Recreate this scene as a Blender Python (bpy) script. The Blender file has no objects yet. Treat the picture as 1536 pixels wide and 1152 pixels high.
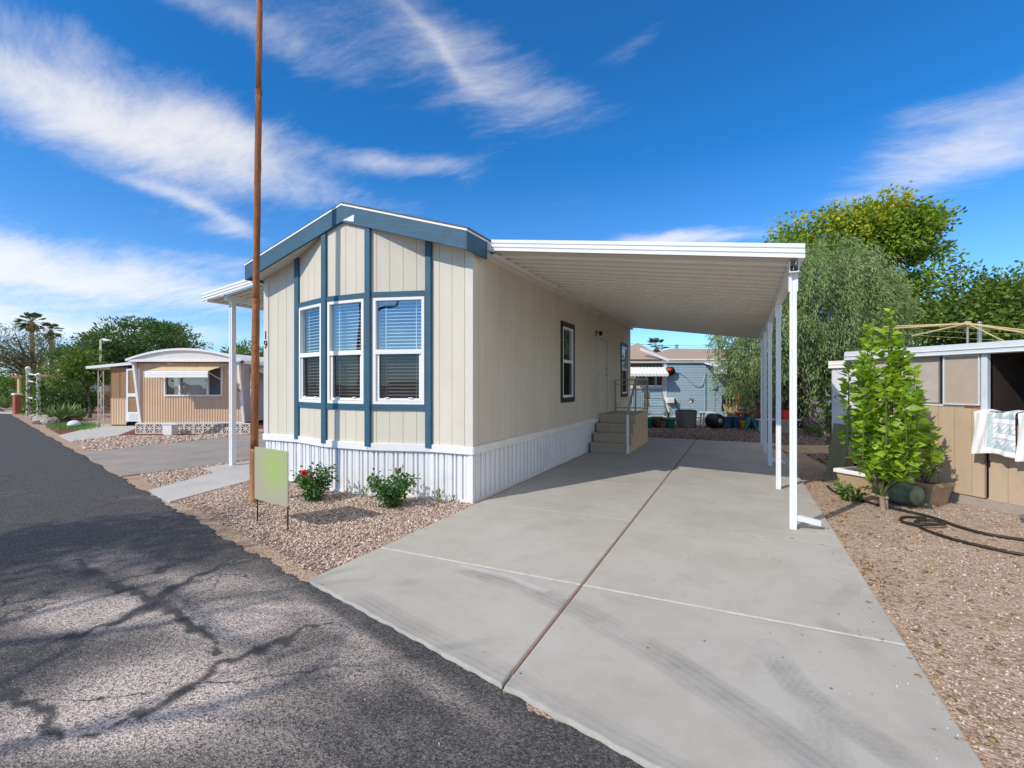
import bpy, math, random
import numpy as np
from mathutils import Vector, Matrix
rnd = random.Random(11)
rng = np.random.default_rng(11)
S = bpy.context.scene
COL = S.collection
R = math.radians
WM = {}
YAW = R(25.408)                      # camera looks this far to the left of the driveway axis
CA, SA = math.cos(YAW), math.sin(YAW)
EYE, FPX = 1.6, 720.0

def lot(px, zc):                     # plan position of a spot zc metres in front of the street viewpoint
    xc = (px - 768) / FPX * zc
    return (CA * xc - SA * zc, SA * xc + CA * zc)
def hgt(py, zc): return EYE + (576 - py) / FPX * zc
def lotframe(px, zc):
    x, y = lot(px, zc)
    return Matrix.Translation((x, y, 0)) @ Matrix.Rotation(YAW, 4, 'Z')
def frame(p0, p1):                   # x along p0->p1 (left to right seen from outside), y into the wall
    a = math.atan2(p1[1] - p0[1], p1[0] - p0[0])
    return Matrix.Translation((p0[0], p0[1], 0)) @ Matrix.Rotation(a, 4, 'Z')

def tag(o, label=None, cat=None, group=None, kind=None):
    if label: o['label'] = label
    if cat: o['category'] = cat
    if group: o['group'] = group
    if kind: o['kind'] = kind
    return o
def thing(name, loc, label, cat, group=None, rz=0):
    o = bpy.data.objects.new(name, None)
    COL.objects.link(o)
    o.empty_display_size = .2
    o.location = loc
    o.rotation_euler = (0, 0, rz)
    WM[o.name] = Matrix.Translation(loc) @ Matrix.Rotation(rz, 4, 'Z')
    return tag(o, label, cat, group)
def dup(root, loc, rz, label=None, group=None):
    r = root.copy(); COL.objects.link(r)
    r.location = loc; r.rotation_euler = (0, 0, rz)
    WM[r.name] = Matrix.Translation(loc) @ Matrix.Rotation(rz, 4, 'Z')
    if label: r['label'] = label
    if group: r['group'] = group
    for ch in [o for o in bpy.data.objects if o.parent == root]:
        c = ch.copy(); COL.objects.link(c); c.parent = r
        for g in [o for o in bpy.data.objects if o.parent == ch]:
            d = g.copy(); COL.objects.link(d); d.parent = c
    return r
def link(name, me, mats, parent=None, smooth=False, loc=None):
    for m in (mats if isinstance(mats, (list, tuple)) else [mats]): me.materials.append(m)
    o = bpy.data.objects.new(name, me)
    COL.objects.link(o)
    if smooth: me.polygons.foreach_set('use_smooth', [True] * len(me.polygons))
    if parent is not None:
        o.parent = parent
        WM[o.name] = WM[parent.name]
        me.transform(WM[parent.name].inverted())
    else:
        if loc is not None:
            me.transform(Matrix.Translation(-Vector(loc))); o.location = loc
            WM[o.name] = Matrix.Translation(loc)
        else: WM[o.name] = Matrix.Identity(4)
    me.update()
    return o
def np_mesh(name, V, F, mats, parent=None, smooth=False, loc=None, mi=None):
    me = bpy.data.meshes.new(name)
    V = np.ascontiguousarray(V, dtype=np.float32); F = np.ascontiguousarray(F, dtype=np.int32)
    me.vertices.add(len(V)); me.vertices.foreach_set('co', V.ravel())
    n, k = F.shape
    me.loops.add(n * k); me.loops.foreach_set('vertex_index', F.ravel())
    me.polygons.add(n); me.polygons.foreach_set('loop_start', np.arange(0, n * k, k, dtype=np.int32))
    if mi is not None: me.polygons.foreach_set('material_index', np.asarray(mi, dtype=np.int32))
    me.update(calc_edges=True); me.validate()
    return link(name, me, mats, parent, smooth, loc)

class MB:
    def __init__(s, M=None): s.v = []; s.f = []; s.m = []; s.M = M; s.i = 0
    def add(s, vs, fs):
        b = len(s.v)
        s.v += [tuple(s.M @ Vector(v)) if s.M else tuple(v) for v in vs]
        s.f += [tuple(b + i for i in f) for f in fs]
        s.m += [s.i] * len(fs)
        return s
    def hexa(s, p):                  # 8 points: bottom 4 ccw, top 4 ccw
        return s.add(p, [(3, 2, 1, 0), (4, 5, 6, 7), (0, 1, 5, 4), (1, 2, 6, 5), (2, 3, 7, 6), (3, 0, 4, 7)])
    def box(s, x0, y0, z0, x1, y1, z1):
        return s.hexa([(x0, y0, z0), (x1, y0, z0), (x1, y1, z0), (x0, y1, z0), (x0, y0, z1), (x1, y0, z1), (x1, y1, z1), (x0, y1, z1)])
    def bbox(s, x0, y0, z0, x1, y1, z1, b=.008):   # box with chamfered vertical and top edges
        pr = [(x0 + b, y0), (x1 - b, y0), (x1, y0 + b), (x1, y1 - b), (x1 - b, y1), (x0 + b, y1), (x0, y1 - b), (x0, y0 + b)]
        cx, cy = (x0 + x1) / 2, (y0 + y1) / 2
        ins = [(cx + (x - cx) * (1 - 2 * b / max(.001, x1 - x0)), cy + (y - cy) * (1 - 2 * b / max(.001, y1 - y0))) for x, y in pr]
        vs = [(x, y, z0) for x, y in pr] + [(x, y, z1 - b) for x, y in pr] + [(x, y, z1) for x, y in ins]
        fs = [tuple(range(7, -1, -1)), tuple(range(16, 24))]
        for r in (0, 8):
            for i in range(8): fs.append((r + i, r + (i + 1) % 8, r + 8 + (i + 1) % 8, r + 8 + i))
        return s.add(vs, fs)
    def prism(s, poly, vec):         # poly: 3d points, extruded along vec
        n = len(poly); v = Vector(vec)
        vs = [tuple(p) for p in poly] + [tuple(Vector(p) + v) for p in poly]
        return s.add(vs, [tuple(range(n - 1, -1, -1)), tuple(range(n, 2 * n))] + [(i, (i + 1) % n, n + (i + 1) % n, n + i) for i in range(n)])
    def sheet(s, poly, z): return s.add([(x, y, z) for x, y in poly], [tuple(range(len(poly)))])
    def slab(s, poly, z0, z1): return s.prism([(x, y, z0) for x, y in poly], (0, 0, z1 - z0))
    def tube(s, pts, r, n=8):
        pts = [Vector(p) for p in pts]; k = len(pts)
        rs = list(r) if isinstance(r, (list, tuple)) else [r] * k
        vs = []; up = None
        for i, p in enumerate(pts):
            t = (pts[min(i + 1, k - 1)] - pts[max(i - 1, 0)]).normalized()
            if up is None: up = Vector((0, 0, 1)) if abs(t.z) < .9 else Vector((1, 0, 0))
            a = t.cross(up).normalized(); b = a.cross(t).normalized(); up = b
            for j in range(n):
                q = 2 * math.pi * j / n
                vs.append(p + (a * math.cos(q) + b * math.sin(q)) * rs[i])
        fs = [tuple(range(n - 1, -1, -1)), tuple(range((k - 1) * n, k * n))]
        for i in range(k - 1):
            for j in range(n):
                fs.append((i * n + j, i * n + (j + 1) % n, (i + 1) * n + (j + 1) % n, (i + 1) * n + j))
        return s.add(vs, fs)
    def lathe(s, x, y, prof, n=16, sx=1, sy=1):
        vs = []
        for r, z in prof:
            for j in range(n):
                q = 2 * math.pi * j / n
                vs.append((x + r * sx * math.cos(q), y + r * sy * math.sin(q), z))
        k = len(prof); fs = [tuple(range(n - 1, -1, -1)), tuple(range((k - 1) * n, k * n))]
        for i in range(k - 1):
            for j in range(n): fs.append((i * n + j, i * n + (j + 1) % n, (i + 1) * n + (j + 1) % n, (i + 1) * n + j))
        return s.add(vs, fs)
    def ball(s, x, y, z, rx, ry=None, rz=None, n=12, m=7, jit=0):
        ry = ry or rx; rz = rz or rx; vs = []; fs = []
        for i in range(m + 1):
            a = math.pi * i / m
            for j in range(n):
                b = 2 * math.pi * j / n; q = 1 + rnd.uniform(-jit, jit)
                vs.append((x + rx * q * math.sin(a) * math.cos(b), y + ry * q * math.sin(a) * math.sin(b), z - rz * q * math.cos(a)))
        for i in range(m):
            for j in range(n): fs.append((i * n + j, i * n + (j + 1) % n, (i + 1) * n + (j + 1) % n, (i + 1) * n + j))
        return s.add(vs, fs)
    def profx(s, prof, x0, x1, z0=0, z1=0):   # profile (y,z) swept from x0 to x1 while rising from z0 to z1
        n = len(prof)
        vs = [(x0, y, z + z0) for y, z in prof] + [(x1, y, z + z1) for y, z in prof]
        return s.add(vs, [tuple(range(n - 1, -1, -1)), tuple(range(n, 2 * n))] + [(i, (i + 1) % n, n + (i + 1) % n, n + i) for i in range(n)])
    def build(s, name, mats, parent=None, smooth=False, loc=None):
        me = bpy.data.meshes.new(name)
        me.from_pydata(s.v, [], s.f)
        if any(s.m): me.polygons.foreach_set('material_index', s.m)
        return link(name, me, mats, parent, smooth, loc)

# ---------------------------------------------------------------- materials
MATS = {}
def nodes(name):
    m = bpy.data.materials.new(name); m.use_nodes = True
    nt = m.node_tree; nt.nodes.clear()
    out = nt.nodes.new('ShaderNodeOutputMaterial')
    def N(t, ins=None, **kw):
        nd = nt.nodes.new(t)
        for k, v in kw.items(): setattr(nd, k, v)
        for k, v in (ins or {}).items():
            sk = nd.inputs[k]
            if isinstance(v, bpy.types.NodeSocket): nt.links.new(v, sk)
            else: sk.default_value = v
        return nd
    return m, nt, out, N
def c4(c): return (c[0], c[1], c[2], 1)
def ramp(nd, stops):
    el = nd.color_ramp.elements
    while len(el) > 1: el.remove(el[-1])
    el[0].position = stops[0][0]; el[0].color = c4(stops[0][1])
    for p, c in stops[1:]:
        e = el.new(p); e.color = c4(c)
def mat(name, col, rough=.6, var=.12, scale=3., stretch=(1, 1, 1), bump=.0, bscale=60., metal=0., spec=.4, dirt=None, bstretch=None):
    m, nt, out, N = nodes(name)
    tc = N('ShaderNodeTexCoord')
    mp = N('ShaderNodeMapping', {'Vector': tc.outputs['Object'], 'Scale': stretch})
    n1 = N('ShaderNodeTexNoise', {'Vector': mp.outputs[0], 'Scale': scale, 'Detail': 6., 'Roughness': .62})
    rp = N('ShaderNodeValToRGB', {'Fac': n1.outputs['Fac']})
    lo = [c * (1 - var) for c in col]; hi = [min(1, c * (1 + var)) for c in col]
    ramp(rp, [(.3, lo), (.7, hi)])
    csock = rp.outputs['Color']
    if dirt:
        n3 = N('ShaderNodeTexNoise', {'Vector': tc.outputs['Object'], 'Scale': dirt[2], 'Detail': 8., 'Roughness': .7})
        mr = N('ShaderNodeMapRange', {'Value': n3.outputs['Fac'], 'From Min': .52, 'From Max': .75, 'To Max': dirt[1]})
        mx = N('ShaderNodeMix', {'Factor': mr.outputs[0]}, data_type='RGBA')
        nt.links.new(csock, mx.inputs['A']); mx.inputs['B'].default_value = c4(dirt[0])
        csock = mx.outputs['Result']
    b = N('ShaderNodeBsdfPrincipled', {'Base Color': csock, 'Roughness': rough, 'Metallic': metal, 'Specular IOR Level': spec})
    if bump:
        mp2 = N('ShaderNodeMapping', {'Vector': tc.outputs['Object'], 'Scale': bstretch or stretch})
        n2 = N('ShaderNodeTexNoise', {'Vector': mp2.outputs[0], 'Scale': bscale, 'Detail': 4.})
        bp = N('ShaderNodeBump', {'Height': n2.outputs['Fac'], 'Strength': min(1, bump), 'Distance': .01})
        nt.links.new(bp.outputs[0], b.inputs['Normal'])
    nt.links.new(b.outputs[0], out.inputs[0])
    MATS[name] = m
    return m
def island(name, cols, rough=.6, trans=0., spec=.3, bump=False, tcol=None):   # colour picked per piece (leaf, stone)
    m, nt, out, N = nodes(name)
    g = N('ShaderNodeNewGeometry')
    rp = N('ShaderNodeValToRGB', {'Fac': g.outputs['Random Per Island']})
    k = len(cols)
    ramp(rp, [(i / max(1, k - 1), c) for i, c in enumerate(cols)])
    b = N('ShaderNodeBsdfPrincipled', {'Base Color': rp.outputs[0], 'Roughness': rough, 'Specular IOR Level': spec})
    sh = b.outputs[0]
    if trans:
        hs = N('ShaderNodeHueSaturation', {'Color': rp.outputs[0], 'Value': 1.5, 'Saturation': 1.1, 'Hue': .49})
        t = N('ShaderNodeBsdfTranslucent', {'Color': hs.outputs[0]})
        mx = N('ShaderNodeMixShader', {0: trans, 1: sh, 2: t.outputs[0]})
        sh = mx.outputs[0]
    nt.links.new(sh, out.inputs[0])
    MATS[name] = m
    return m
# ---------------------------------------------------------------- palette
siding = mat('cream_siding', (.64, .585, .48), .75, .06, 2., (1, 1, .25), .35, 90., bstretch=(1, 1, .08), dirt=((.48, .42, .34), .2, 1.6))
cream_trim = mat('cream_trim', (.64, .60, .53), .6, .04)
white_trim = mat('white_trim', (.80, .79, .77), .5, .04, 2., dirt=((.5, .46, .42), .25, 3.))
skirt_white = mat('white_skirting', (.78, .78, .78), .45, .05, 1.5, dirt=((.48, .43, .38), .35, 2.))
teal = mat('teal_trim', (.032, .102, .158), .6, .16, 3., (1, 1, 1), .3, 50., bstretch=(.1, .1, 1))
shingle = mat('grey_shingles', (.10, .095, .09), .9, .3, 12., bump=.5, bscale=40)
vinyl = mat('white_vinyl_frame', (.82, .82, .82), .35, .02)
blind_white = mat('white_blind', (.84, .84, .82), .5, .03)
dark_room = mat('dark_interior', (.035, .034, .032), .9, .1)
alu_white = mat('white_aluminium', (.80, .80, .79), .32, .03, 1.5, dirt=((.55, .54, .52), .3, 2.5))
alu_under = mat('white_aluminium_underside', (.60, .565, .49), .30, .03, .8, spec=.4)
black_metal = mat('black_metal', (.012, .012, .013), .45, .1)
grey_metal = mat('galvanised_steel', (.42, .43, .44), .35, .12, 6., metal=.8)
step_tan = mat('tan_step', (.50, .39, .27), .75, .08, 5., bump=.2)
rail_tan = mat('tan_railing', (.40, .34, .26), .55, .06)
rust = mat('rusty_brown_pole', (.30, .12, .05), .85, .55, 7., (1, 1, .18), .9, 60., dirt=((.09, .035, .02), .8, 11.), bstretch=(1, 1, .2))
rust_light = mat('pale_worn_pole', (.42, .20, .085), .85, .4, 9., (1, 1, .2), .8, 60., dirt=((.18, .07, .03), .7, 9.))
paper = mat('peeling_white_paper', (.75, .72, .66), .8, .12, 30.)
digit = mat('black_digits', (.012, .012, .014), .4, .05)
bark = mat('grey_brown_bark', (.13, .10, .075), .95, .35, 8., (1, 1, .25), .8, 30.)
palm_bark = mat('palm_bark', (.17, .10, .06), .95, .3, 10., (1, 1, 3), .6, 20.)
tan_panel = mat('tan_corrugated', (.64, .44, .28), .5, .06, 2.)
tan_band = mat('brown_band', (.36, .20, .11), .5, .08)
screen_brown = mat('brown_sun_screen', (.32, .185, .095), .8, .08, 4.)
block_white = mat('white_breeze_block', (.66, .60, .54), .85, .08, 6., bump=.3)
grey_panel = mat('grey_lilac_panel', (.40, .36, .36), .6, .06)
curtain = mat('grey_curtain', (.42, .45, .48), .9, .1, 2., (8, 8, .2))
ply = mat('tan_plywood', (.50, .375, .255), .8, .10, 3., (1, 1, .15), .2, 60., dirt=((.28, .20, .13), .35, 2.5))
mesh_tan = mat('tan_mesh_shade', (.42, .34, .275), .9, .07, 5.)
mesh_pale = mat('pale_mesh_shade', (.46, .40, .36), .9, .1, 4.)
pale_fascia = mat('pale_metal_fascia', (.62, .65, .67), .4, .06, 2., dirt=((.40, .40, .38), .4, 5.))
concrete_old = mat('old_concrete', (.36, .30, .25), .9, .2, 4., bump=.4, bscale=40)
concrete_path = mat('pale_concrete_path', (.47, .45, .425), .85, .08, 2., bump=.2, bscale=80)
drive_brown = mat('brown_grey_concrete', (.30, .26, .225), .9, .14, 1.5, (1, 1, 1), .25, 50., dirt=((.20, .16, .13), .5, 1.))
blue_siding = mat('pale_blue_siding', (.36, .50, .58), .6, .06, 2.)
dark_glass = mat('dark_window_glass', (.02, .024, .028), .08, .1, spec=.8)
roof_tan = mat('tan_roof_tiles', (.36, .27, .21), .9, .16, 9., bump=.4)
stucco = mat('pale_stucco', (.58, .49, .44), .9, .06)
wicker = mat('grey_brown_plastic', (.17, .15, .145), .7, .12, 8.)
teal_pot = mat('teal_glaze', (.02, .15, .14), .25, .15)
brown_pot = mat('brown_pot', (.17, .10, .075), .7, .15)
black_plastic = mat('black_plastic', (.016, .016, .018), .35, .2)
blue_plastic = mat('slate_blue_plastic', (.045, .075, .13), .45, .15)
red_paint = mat('red_fabric', (.70, .02, .02), .6, .1)
yellow_plastic = mat('yellow_plastic', (.80, .45, .03), .45, .1)
straw = mat('straw_basket', (.66, .50, .25), .85, .15, 30.)
aqua_plastic = mat('aqua_plastic', (.03, .33, .36), .4, .1)
white_plastic = mat('white_plastic', (.78, .78, .76), .4, .04)
navy = mat('navy_fabric', (.02, .035, .10), .8, .2)
brick = mat('pink_brick', (.45, .22, .19), .85, .3, 14.)
terracotta = mat('red_brown_post', (.36, .11, .06), .7, .2)
wood_fresh = mat('orange_wood_board', (.52, .29, .12), .75, .25, 6., (1, 1, .15), .3, 40.)
wood_green = mat('greenish_weathered_board', (.17, .165, .095), .85, .25, 6., (1, 1, .15), .3, 40.)
wood_grey = mat('weathered_plywood_sheet', (.42, .31, .18), .85, .15, 5.)
hose_black = mat('black_rubber_hose', (.02, .019, .017), .55, .3, 20., dirt=((.10, .07, .05), .5, 9.))
line_yellow = mat('yellowed_metal_arm', (.55, .44, .20), .5, .12)
rock = mat('grey_rock', (.36, .32, .28), .95, .3, 6., bump=.7, bscale=14)
boulder_white = mat('white_stone', (.66, .68, .72), .85, .08, 8.)
green_glaze = mat('sage_green_glaze', (.15, .18, .11), .35, .3, 9., dirt=((.5, .48, .4), .6, 5.))
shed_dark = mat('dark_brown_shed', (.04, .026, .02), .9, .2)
white_cloth = mat('white_quilt', (.80, .79, .78), .95, .04, bump=.3, bscale=30)

def glass_mat(name, fac, tint):
    m, nt, out, N = nodes(name)
    t = N('ShaderNodeBsdfTransparent', {'Color': c4(tint)})
    g = N('ShaderNodeBsdfGlossy', {'Color': (.85, .92, 1, 1), 'Roughness': .015})
    tc = N('ShaderNodeTexCoord')
    nz = N('ShaderNodeTexNoise', {'Vector': tc.outputs['Object'], 'Scale': 2.2, 'Detail': 1.})
    bp = N('ShaderNodeBump', {'Height': nz.outputs['Fac'], 'Strength': .12, 'Distance': .05})
    nt.links.new(bp.outputs[0], g.inputs['Normal'])
    mx = N('ShaderNodeMixShader', {0: fac, 1: t.outputs[0], 2: g.outputs[0]})
    nt.links.new(mx.outputs[0], out.inputs[0]); return m
glass = glass_mat('window_glass', .24, (.72, .80, .84))
glass_low = glass_mat('window_glass_plain', .16, (.7, .7, .7))
def screen_mat():
    m, nt, out, N = nodes('insect_screen')
    t = N('ShaderNodeBsdfTransparent')
    d = N('ShaderNodeBsdfDiffuse', {'Color': (.03, .03, .03, 1)})
    mx = N('ShaderNodeMixShader', {0: .45, 1: t.outputs[0], 2: d.outputs[0]})
    nt.links.new(mx.outputs[0], out.inputs[0]); return m
screen = screen_mat()

def concrete_drive():
    m, nt, out, N = nodes('driveway_concrete')
    tc = N('ShaderNodeTexCoord')
    n1 = N('ShaderNodeTexNoise', {'Vector': tc.outputs['Object'], 'Scale': .9, 'Detail': 8., 'Roughness': .65})
    rp = N('ShaderNodeValToRGB', {'Fac': n1.outputs['Fac']}); ramp(rp, [(.3, (.36, .338, .30)), (.5, (.415, .392, .352)), (.72, (.455, .43, .392))])
    n2 = N('ShaderNodeTexNoise', {'Vector': tc.outputs['Object'], 'Scale': 140., 'Detail': 3.})
    m2 = N('ShaderNodeMapRange', {'Value': n2.outputs['Fac'], 'From Min': .3, 'From Max': .7, 'To Min': .9, 'To Max': 1.08})
    n5 = N('ShaderNodeTexNoise', {'Vector': tc.outputs['Object'], 'Scale': 3.2, 'Detail': 9., 'Roughness': .72, 'Distortion': .6})
    m5 = N('ShaderNodeMapRange', {'Value': n5.outputs['Fac'], 'From Min': .50, 'From Max': .72, 'To Min': 0., 'To Max': .42})
    st = N('ShaderNodeMix', {'Factor': m5.outputs[0]}, data_type='RGBA'); nt.links.new(rp.outputs[0], st.inputs['A']); st.inputs['B'].default_value = (.30, .27, .22, 1)
    n6 = N('ShaderNodeTexNoise', {'Vector': tc.outputs['Object'], 'Scale': .55, 'Detail': 6., 'Roughness': .6})
    m6 = N('ShaderNodeMapRange', {'Value': n6.outputs['Fac'], 'From Min': .52, 'From Max': .68, 'To Min': 0., 'To Max': .6})
    s2 = N('ShaderNodeMix', {'Factor': m6.outputs[0]}, data_type='RGBA'); nt.links.new(st.outputs['Result'], s2.inputs['A']); s2.inputs['B'].default_value = (.46, .45, .43, 1)
    mul = N('ShaderNodeVectorMath', {0: s2.outputs['Result'], 1: m2.outputs[0]}, operation='MULTIPLY')
    at = N('ShaderNodeAttribute', attribute_name='tyre')
    mpn = N('ShaderNodeMapping', {'Vector': tc.outputs['Object'], 'Rotation': (0, 0, R(22)), 'Scale': (3, 26, 1)})
    n4 = N('ShaderNodeTexNoise', {'Vector': mpn.outputs[0], 'Scale': 3., 'Detail': 5.})
    m4 = N('ShaderNodeMapRange', {'Value': n4.outputs['Fac'], 'From Min': .3, 'From Max': .62, 'To Min': .85, 'To Max': 1.})
    n7 = N('ShaderNodeTexNoise', {'Vector': tc.outputs['Object'], 'Scale': 2.3, 'Detail': 8., 'Roughness': .7})
    m7 = N('ShaderNodeMapRange', {'Value': n7.outputs['Fac'], 'From Min': .38, 'From Max': .6, 'To Min': .35, 'To Max': 1.05})
    m8 = N('ShaderNodeMath', {0: m4.outputs[0], 1: m7.outputs[0]}, operation='MULTIPLY')
    f = N('ShaderNodeMath', {0: at.outputs['Fac'], 1: m8.outputs[0]}, operation='MULTIPLY')
    mx = N('ShaderNodeMix', {'Factor': f.outputs[0]}, data_type='RGBA')
    nt.links.new(mul.outputs[0], mx.inputs['A']); mx.inputs['B'].default_value = (.15, .148, .15, 1)
    a2 = N('ShaderNodeAttribute', attribute_name='scuff')
    mx2 = N('ShaderNodeMix', {'Factor': a2.outputs['Fac']}, data_type='RGBA')
    nt.links.new(mx.outputs['Result'], mx2.inputs['A']); mx2.inputs['B'].default_value = (.56, .55, .53, 1)
    # small pits
    vo = N('ShaderNodeTexVoronoi', {'Vector': tc.outputs['Object'], 'Scale': 3.1})
    pit = N('ShaderNodeMapRange', {'Value': vo.outputs['Distance'], 'From Min': .022, 'From Max': .034, 'To Min': .75, 'To Max': 0.})
    mx3 = N('ShaderNodeMix', {'Factor': pit.outputs[0]}, data_type='RGBA')
    nt.links.new(mx2.outputs['Result'], mx3.inputs['A']); mx3.inputs['B'].default_value = (.07, .065, .06, 1)
    b = N('ShaderNodeBsdfPrincipled', {'Base Color': mx3.outputs['Result'], 'Roughness': .8, 'Specular IOR Level': .35})
    n3 = N('ShaderNodeTexNoise', {'Vector': mpn.outputs[0], 'Scale': 12., 'Detail': 5.})
    bp = N('ShaderNodeBump', {'Height': n3.outputs['Fac'], 'Strength': .12, 'Distance': .01})
    nt.links.new(bp.outputs[0], b.inputs['Normal'])
    nt.links.new(b.outputs[0], out.inputs[0]); return m
drive_concrete = concrete_drive()

def asphalt_mat():
    m, nt, out, N = nodes('worn_asphalt')
    tc = N('ShaderNodeTexCoord')
    at = N('ShaderNodeAttribute', attribute_name='sunlit_worn')  # pale sunlit patches painted into the colour, with some wear
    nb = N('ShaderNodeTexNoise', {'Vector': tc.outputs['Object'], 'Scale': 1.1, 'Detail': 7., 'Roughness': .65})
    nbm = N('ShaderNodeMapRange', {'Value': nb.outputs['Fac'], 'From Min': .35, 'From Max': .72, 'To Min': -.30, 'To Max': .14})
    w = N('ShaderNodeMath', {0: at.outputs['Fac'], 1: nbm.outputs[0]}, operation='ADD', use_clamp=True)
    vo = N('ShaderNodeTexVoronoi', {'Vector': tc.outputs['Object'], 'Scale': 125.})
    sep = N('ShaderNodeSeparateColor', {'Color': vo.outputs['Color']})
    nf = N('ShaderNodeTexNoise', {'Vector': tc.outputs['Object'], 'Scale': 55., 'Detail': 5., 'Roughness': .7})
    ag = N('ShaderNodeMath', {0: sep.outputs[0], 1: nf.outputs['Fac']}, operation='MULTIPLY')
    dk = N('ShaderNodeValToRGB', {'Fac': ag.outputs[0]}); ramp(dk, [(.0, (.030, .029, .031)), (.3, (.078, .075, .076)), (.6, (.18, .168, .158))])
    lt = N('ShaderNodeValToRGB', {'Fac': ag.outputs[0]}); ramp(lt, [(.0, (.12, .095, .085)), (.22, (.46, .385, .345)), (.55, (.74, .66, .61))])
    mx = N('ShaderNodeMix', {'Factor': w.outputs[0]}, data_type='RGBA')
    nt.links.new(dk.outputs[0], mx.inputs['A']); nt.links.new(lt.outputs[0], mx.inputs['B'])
    sl = N('ShaderNodeAttribute', attribute_name='shadow_band')  # dark limb-shadow bands painted into the colour
    # cracks
    nd = N('ShaderNodeTexNoise', {'Vector': tc.outputs['Object'], 'Scale': 1.6, 'Detail': 6.})
    add = N('ShaderNodeVectorMath', {0: tc.outputs['Object'], 1: nd.outputs['Color']}, operation='ADD')
    vc = N('ShaderNodeTexVoronoi', {'Vector': add.outputs[0], 'Scale': .75}, feature='DISTANCE_TO_EDGE')
    cr = N('ShaderNodeMapRange', {'Value': vc.outputs['Distance'], 'From Min': .003, 'From Max': .012, 'To Min': .75, 'To Max': 0.})
    mk = N('ShaderNodeMapRange', {'Value': nb.outputs['Fac'], 'From Min': .45, 'From Max': .58})
    cf = N('ShaderNodeMath', {0: cr.outputs[0], 1: mk.outputs[0]}, operation='MULTIPLY')
    mx2 = N('ShaderNodeMix', {'Factor': cf.outputs[0]}, data_type='RGBA')
    nt.links.new(mx.outputs['Result'], mx2.inputs['A']); mx2.inputs['B'].default_value = (.015, .015, .016, 1)
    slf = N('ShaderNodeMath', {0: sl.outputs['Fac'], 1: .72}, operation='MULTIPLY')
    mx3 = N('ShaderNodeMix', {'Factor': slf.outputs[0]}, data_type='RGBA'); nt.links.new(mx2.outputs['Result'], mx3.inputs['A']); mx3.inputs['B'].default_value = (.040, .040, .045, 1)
    b = N('ShaderNodeBsdfPrincipled', {'Base Color': mx3.outputs['Result'], 'Roughness': .85, 'Specular IOR Level': .3})
    hsum = N('ShaderNodeMath', {0: vo.outputs['Distance'], 1: nf.outputs['Fac']}, operation='ADD')
    bp = N('ShaderNodeBump', {'Height': hsum.outputs[0], 'Strength': .6, 'Distance': .009})
    nt.links.new(bp.outputs[0], b.inputs['Normal'])
    nt.links.new(b.outputs[0], out.inputs[0]); return m
asphalt = asphalt_mat()

def ground_mat(name, stops, s1, s2, bump):
    m, nt, out, N = nodes(name)
    tc = N('ShaderNodeTexCoord')
    n1 = N('ShaderNodeTexNoise', {'Vector': tc.outputs['Object'], 'Scale': s1, 'Detail': 9., 'Roughness': .7})
    vo = N('ShaderNodeTexVoronoi', {'Vector': tc.outputs['Object'], 'Scale': s2})
    sep = N('ShaderNodeSeparateColor', {'Color': vo.outputs['Color']})
    a = N('ShaderNodeMath', {0: n1.outputs['Fac'], 1: .55}, operation='MULTIPLY')
    f = N('ShaderNodeMath', {0: sep.outputs[1], 1: .45, 2: a.outputs[0]}, operation='MULTIPLY_ADD')
    rp = N('ShaderNodeValToRGB', {'Fac': f.outputs[0]}); ramp(rp, stops)
    b = N('ShaderNodeBsdfPrincipled', {'Base Color': rp.outputs[0], 'Roughness': .95, 'Specular IOR Level': .15})
    hs = N('ShaderNodeMath', {0: n1.outputs['Fac'], 1: vo.outputs['Distance']}, operation='SUBTRACT')
    bp = N('ShaderNodeBump', {'Height': hs.outputs[0], 'Strength': bump, 'Distance': .02})
    nt.links.new(bp.outputs[0], b.inputs['Normal'])
    nt.links.new(b.outputs[0], out.inputs[0]); return m
dirt = ground_mat('tan_dirt', [(.25, (.25, .17, .12)), (.5, (.39, .28, .20)), (.75, (.52, .405, .315))], 3., 60., .5)
gravel_bed = ground_mat('gravel_bed', [(.2, (.13, .085, .065)), (.5, (.29, .205, .165)), (.8, (.50, .40, .345))], 5., 38., .9)
brown_gravel = ground_mat('brown_gravel', [(.2, (.09, .06, .048)), (.5, (.20, .135, .11)), (.8, (.36, .27, .23))], 5., 30., .9)
mulch = ground_mat('red_mulch', [(.2, (.10, .03, .022)), (.5, (.20, .06, .045)), (.8, (.30, .11, .08))], 6., 30., .9)
stone_pink = island('pinkish_pebbles', [(.19, .12, .088), (.43, .31, .24), (.60, .475, .395), (.35, .245, .188), (.72, .63, .55), (.52, .39, .31), (.25, .175, .14)], .85)
stone_tan = island('tan_pebbles', [(.24, .17, .12), (.44, .33, .25), (.60, .49, .40), (.36, .265, .195), (.70, .62, .54), (.50, .39, .30), (.28, .20, .15)], .85)
stone_brown = island('brown_pebbles', [(.10, .065, .05), (.22, .15, .12), (.32, .23, .19), (.16, .105, .085), (.42, .34, .30)], .85)
litter = island('leaf_litter', [(.22, .12, .05), (.36, .22, .10), (.48, .33, .16), (.16, .09, .05)], .8)
leaf_rose = island('rose_leaves', [(.025, .07, .016), (.055, .15, .028), (.10, .22, .05), (.035, .10, .022)], .4, .25, .5)
leaf_citrus = island('bright_green_leaves', [(.09, .20, .012), (.22, .37, .022), (.36, .51, .035), (.13, .26, .015), (.46, .58, .06)], .38, .35, .5)
leaf_dark = island('dark_green_leaves', [(.055, .105, .02), (.12, .20, .032), (.20, .29, .05), (.08, .145, .026)], .5, .25, .3)
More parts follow.
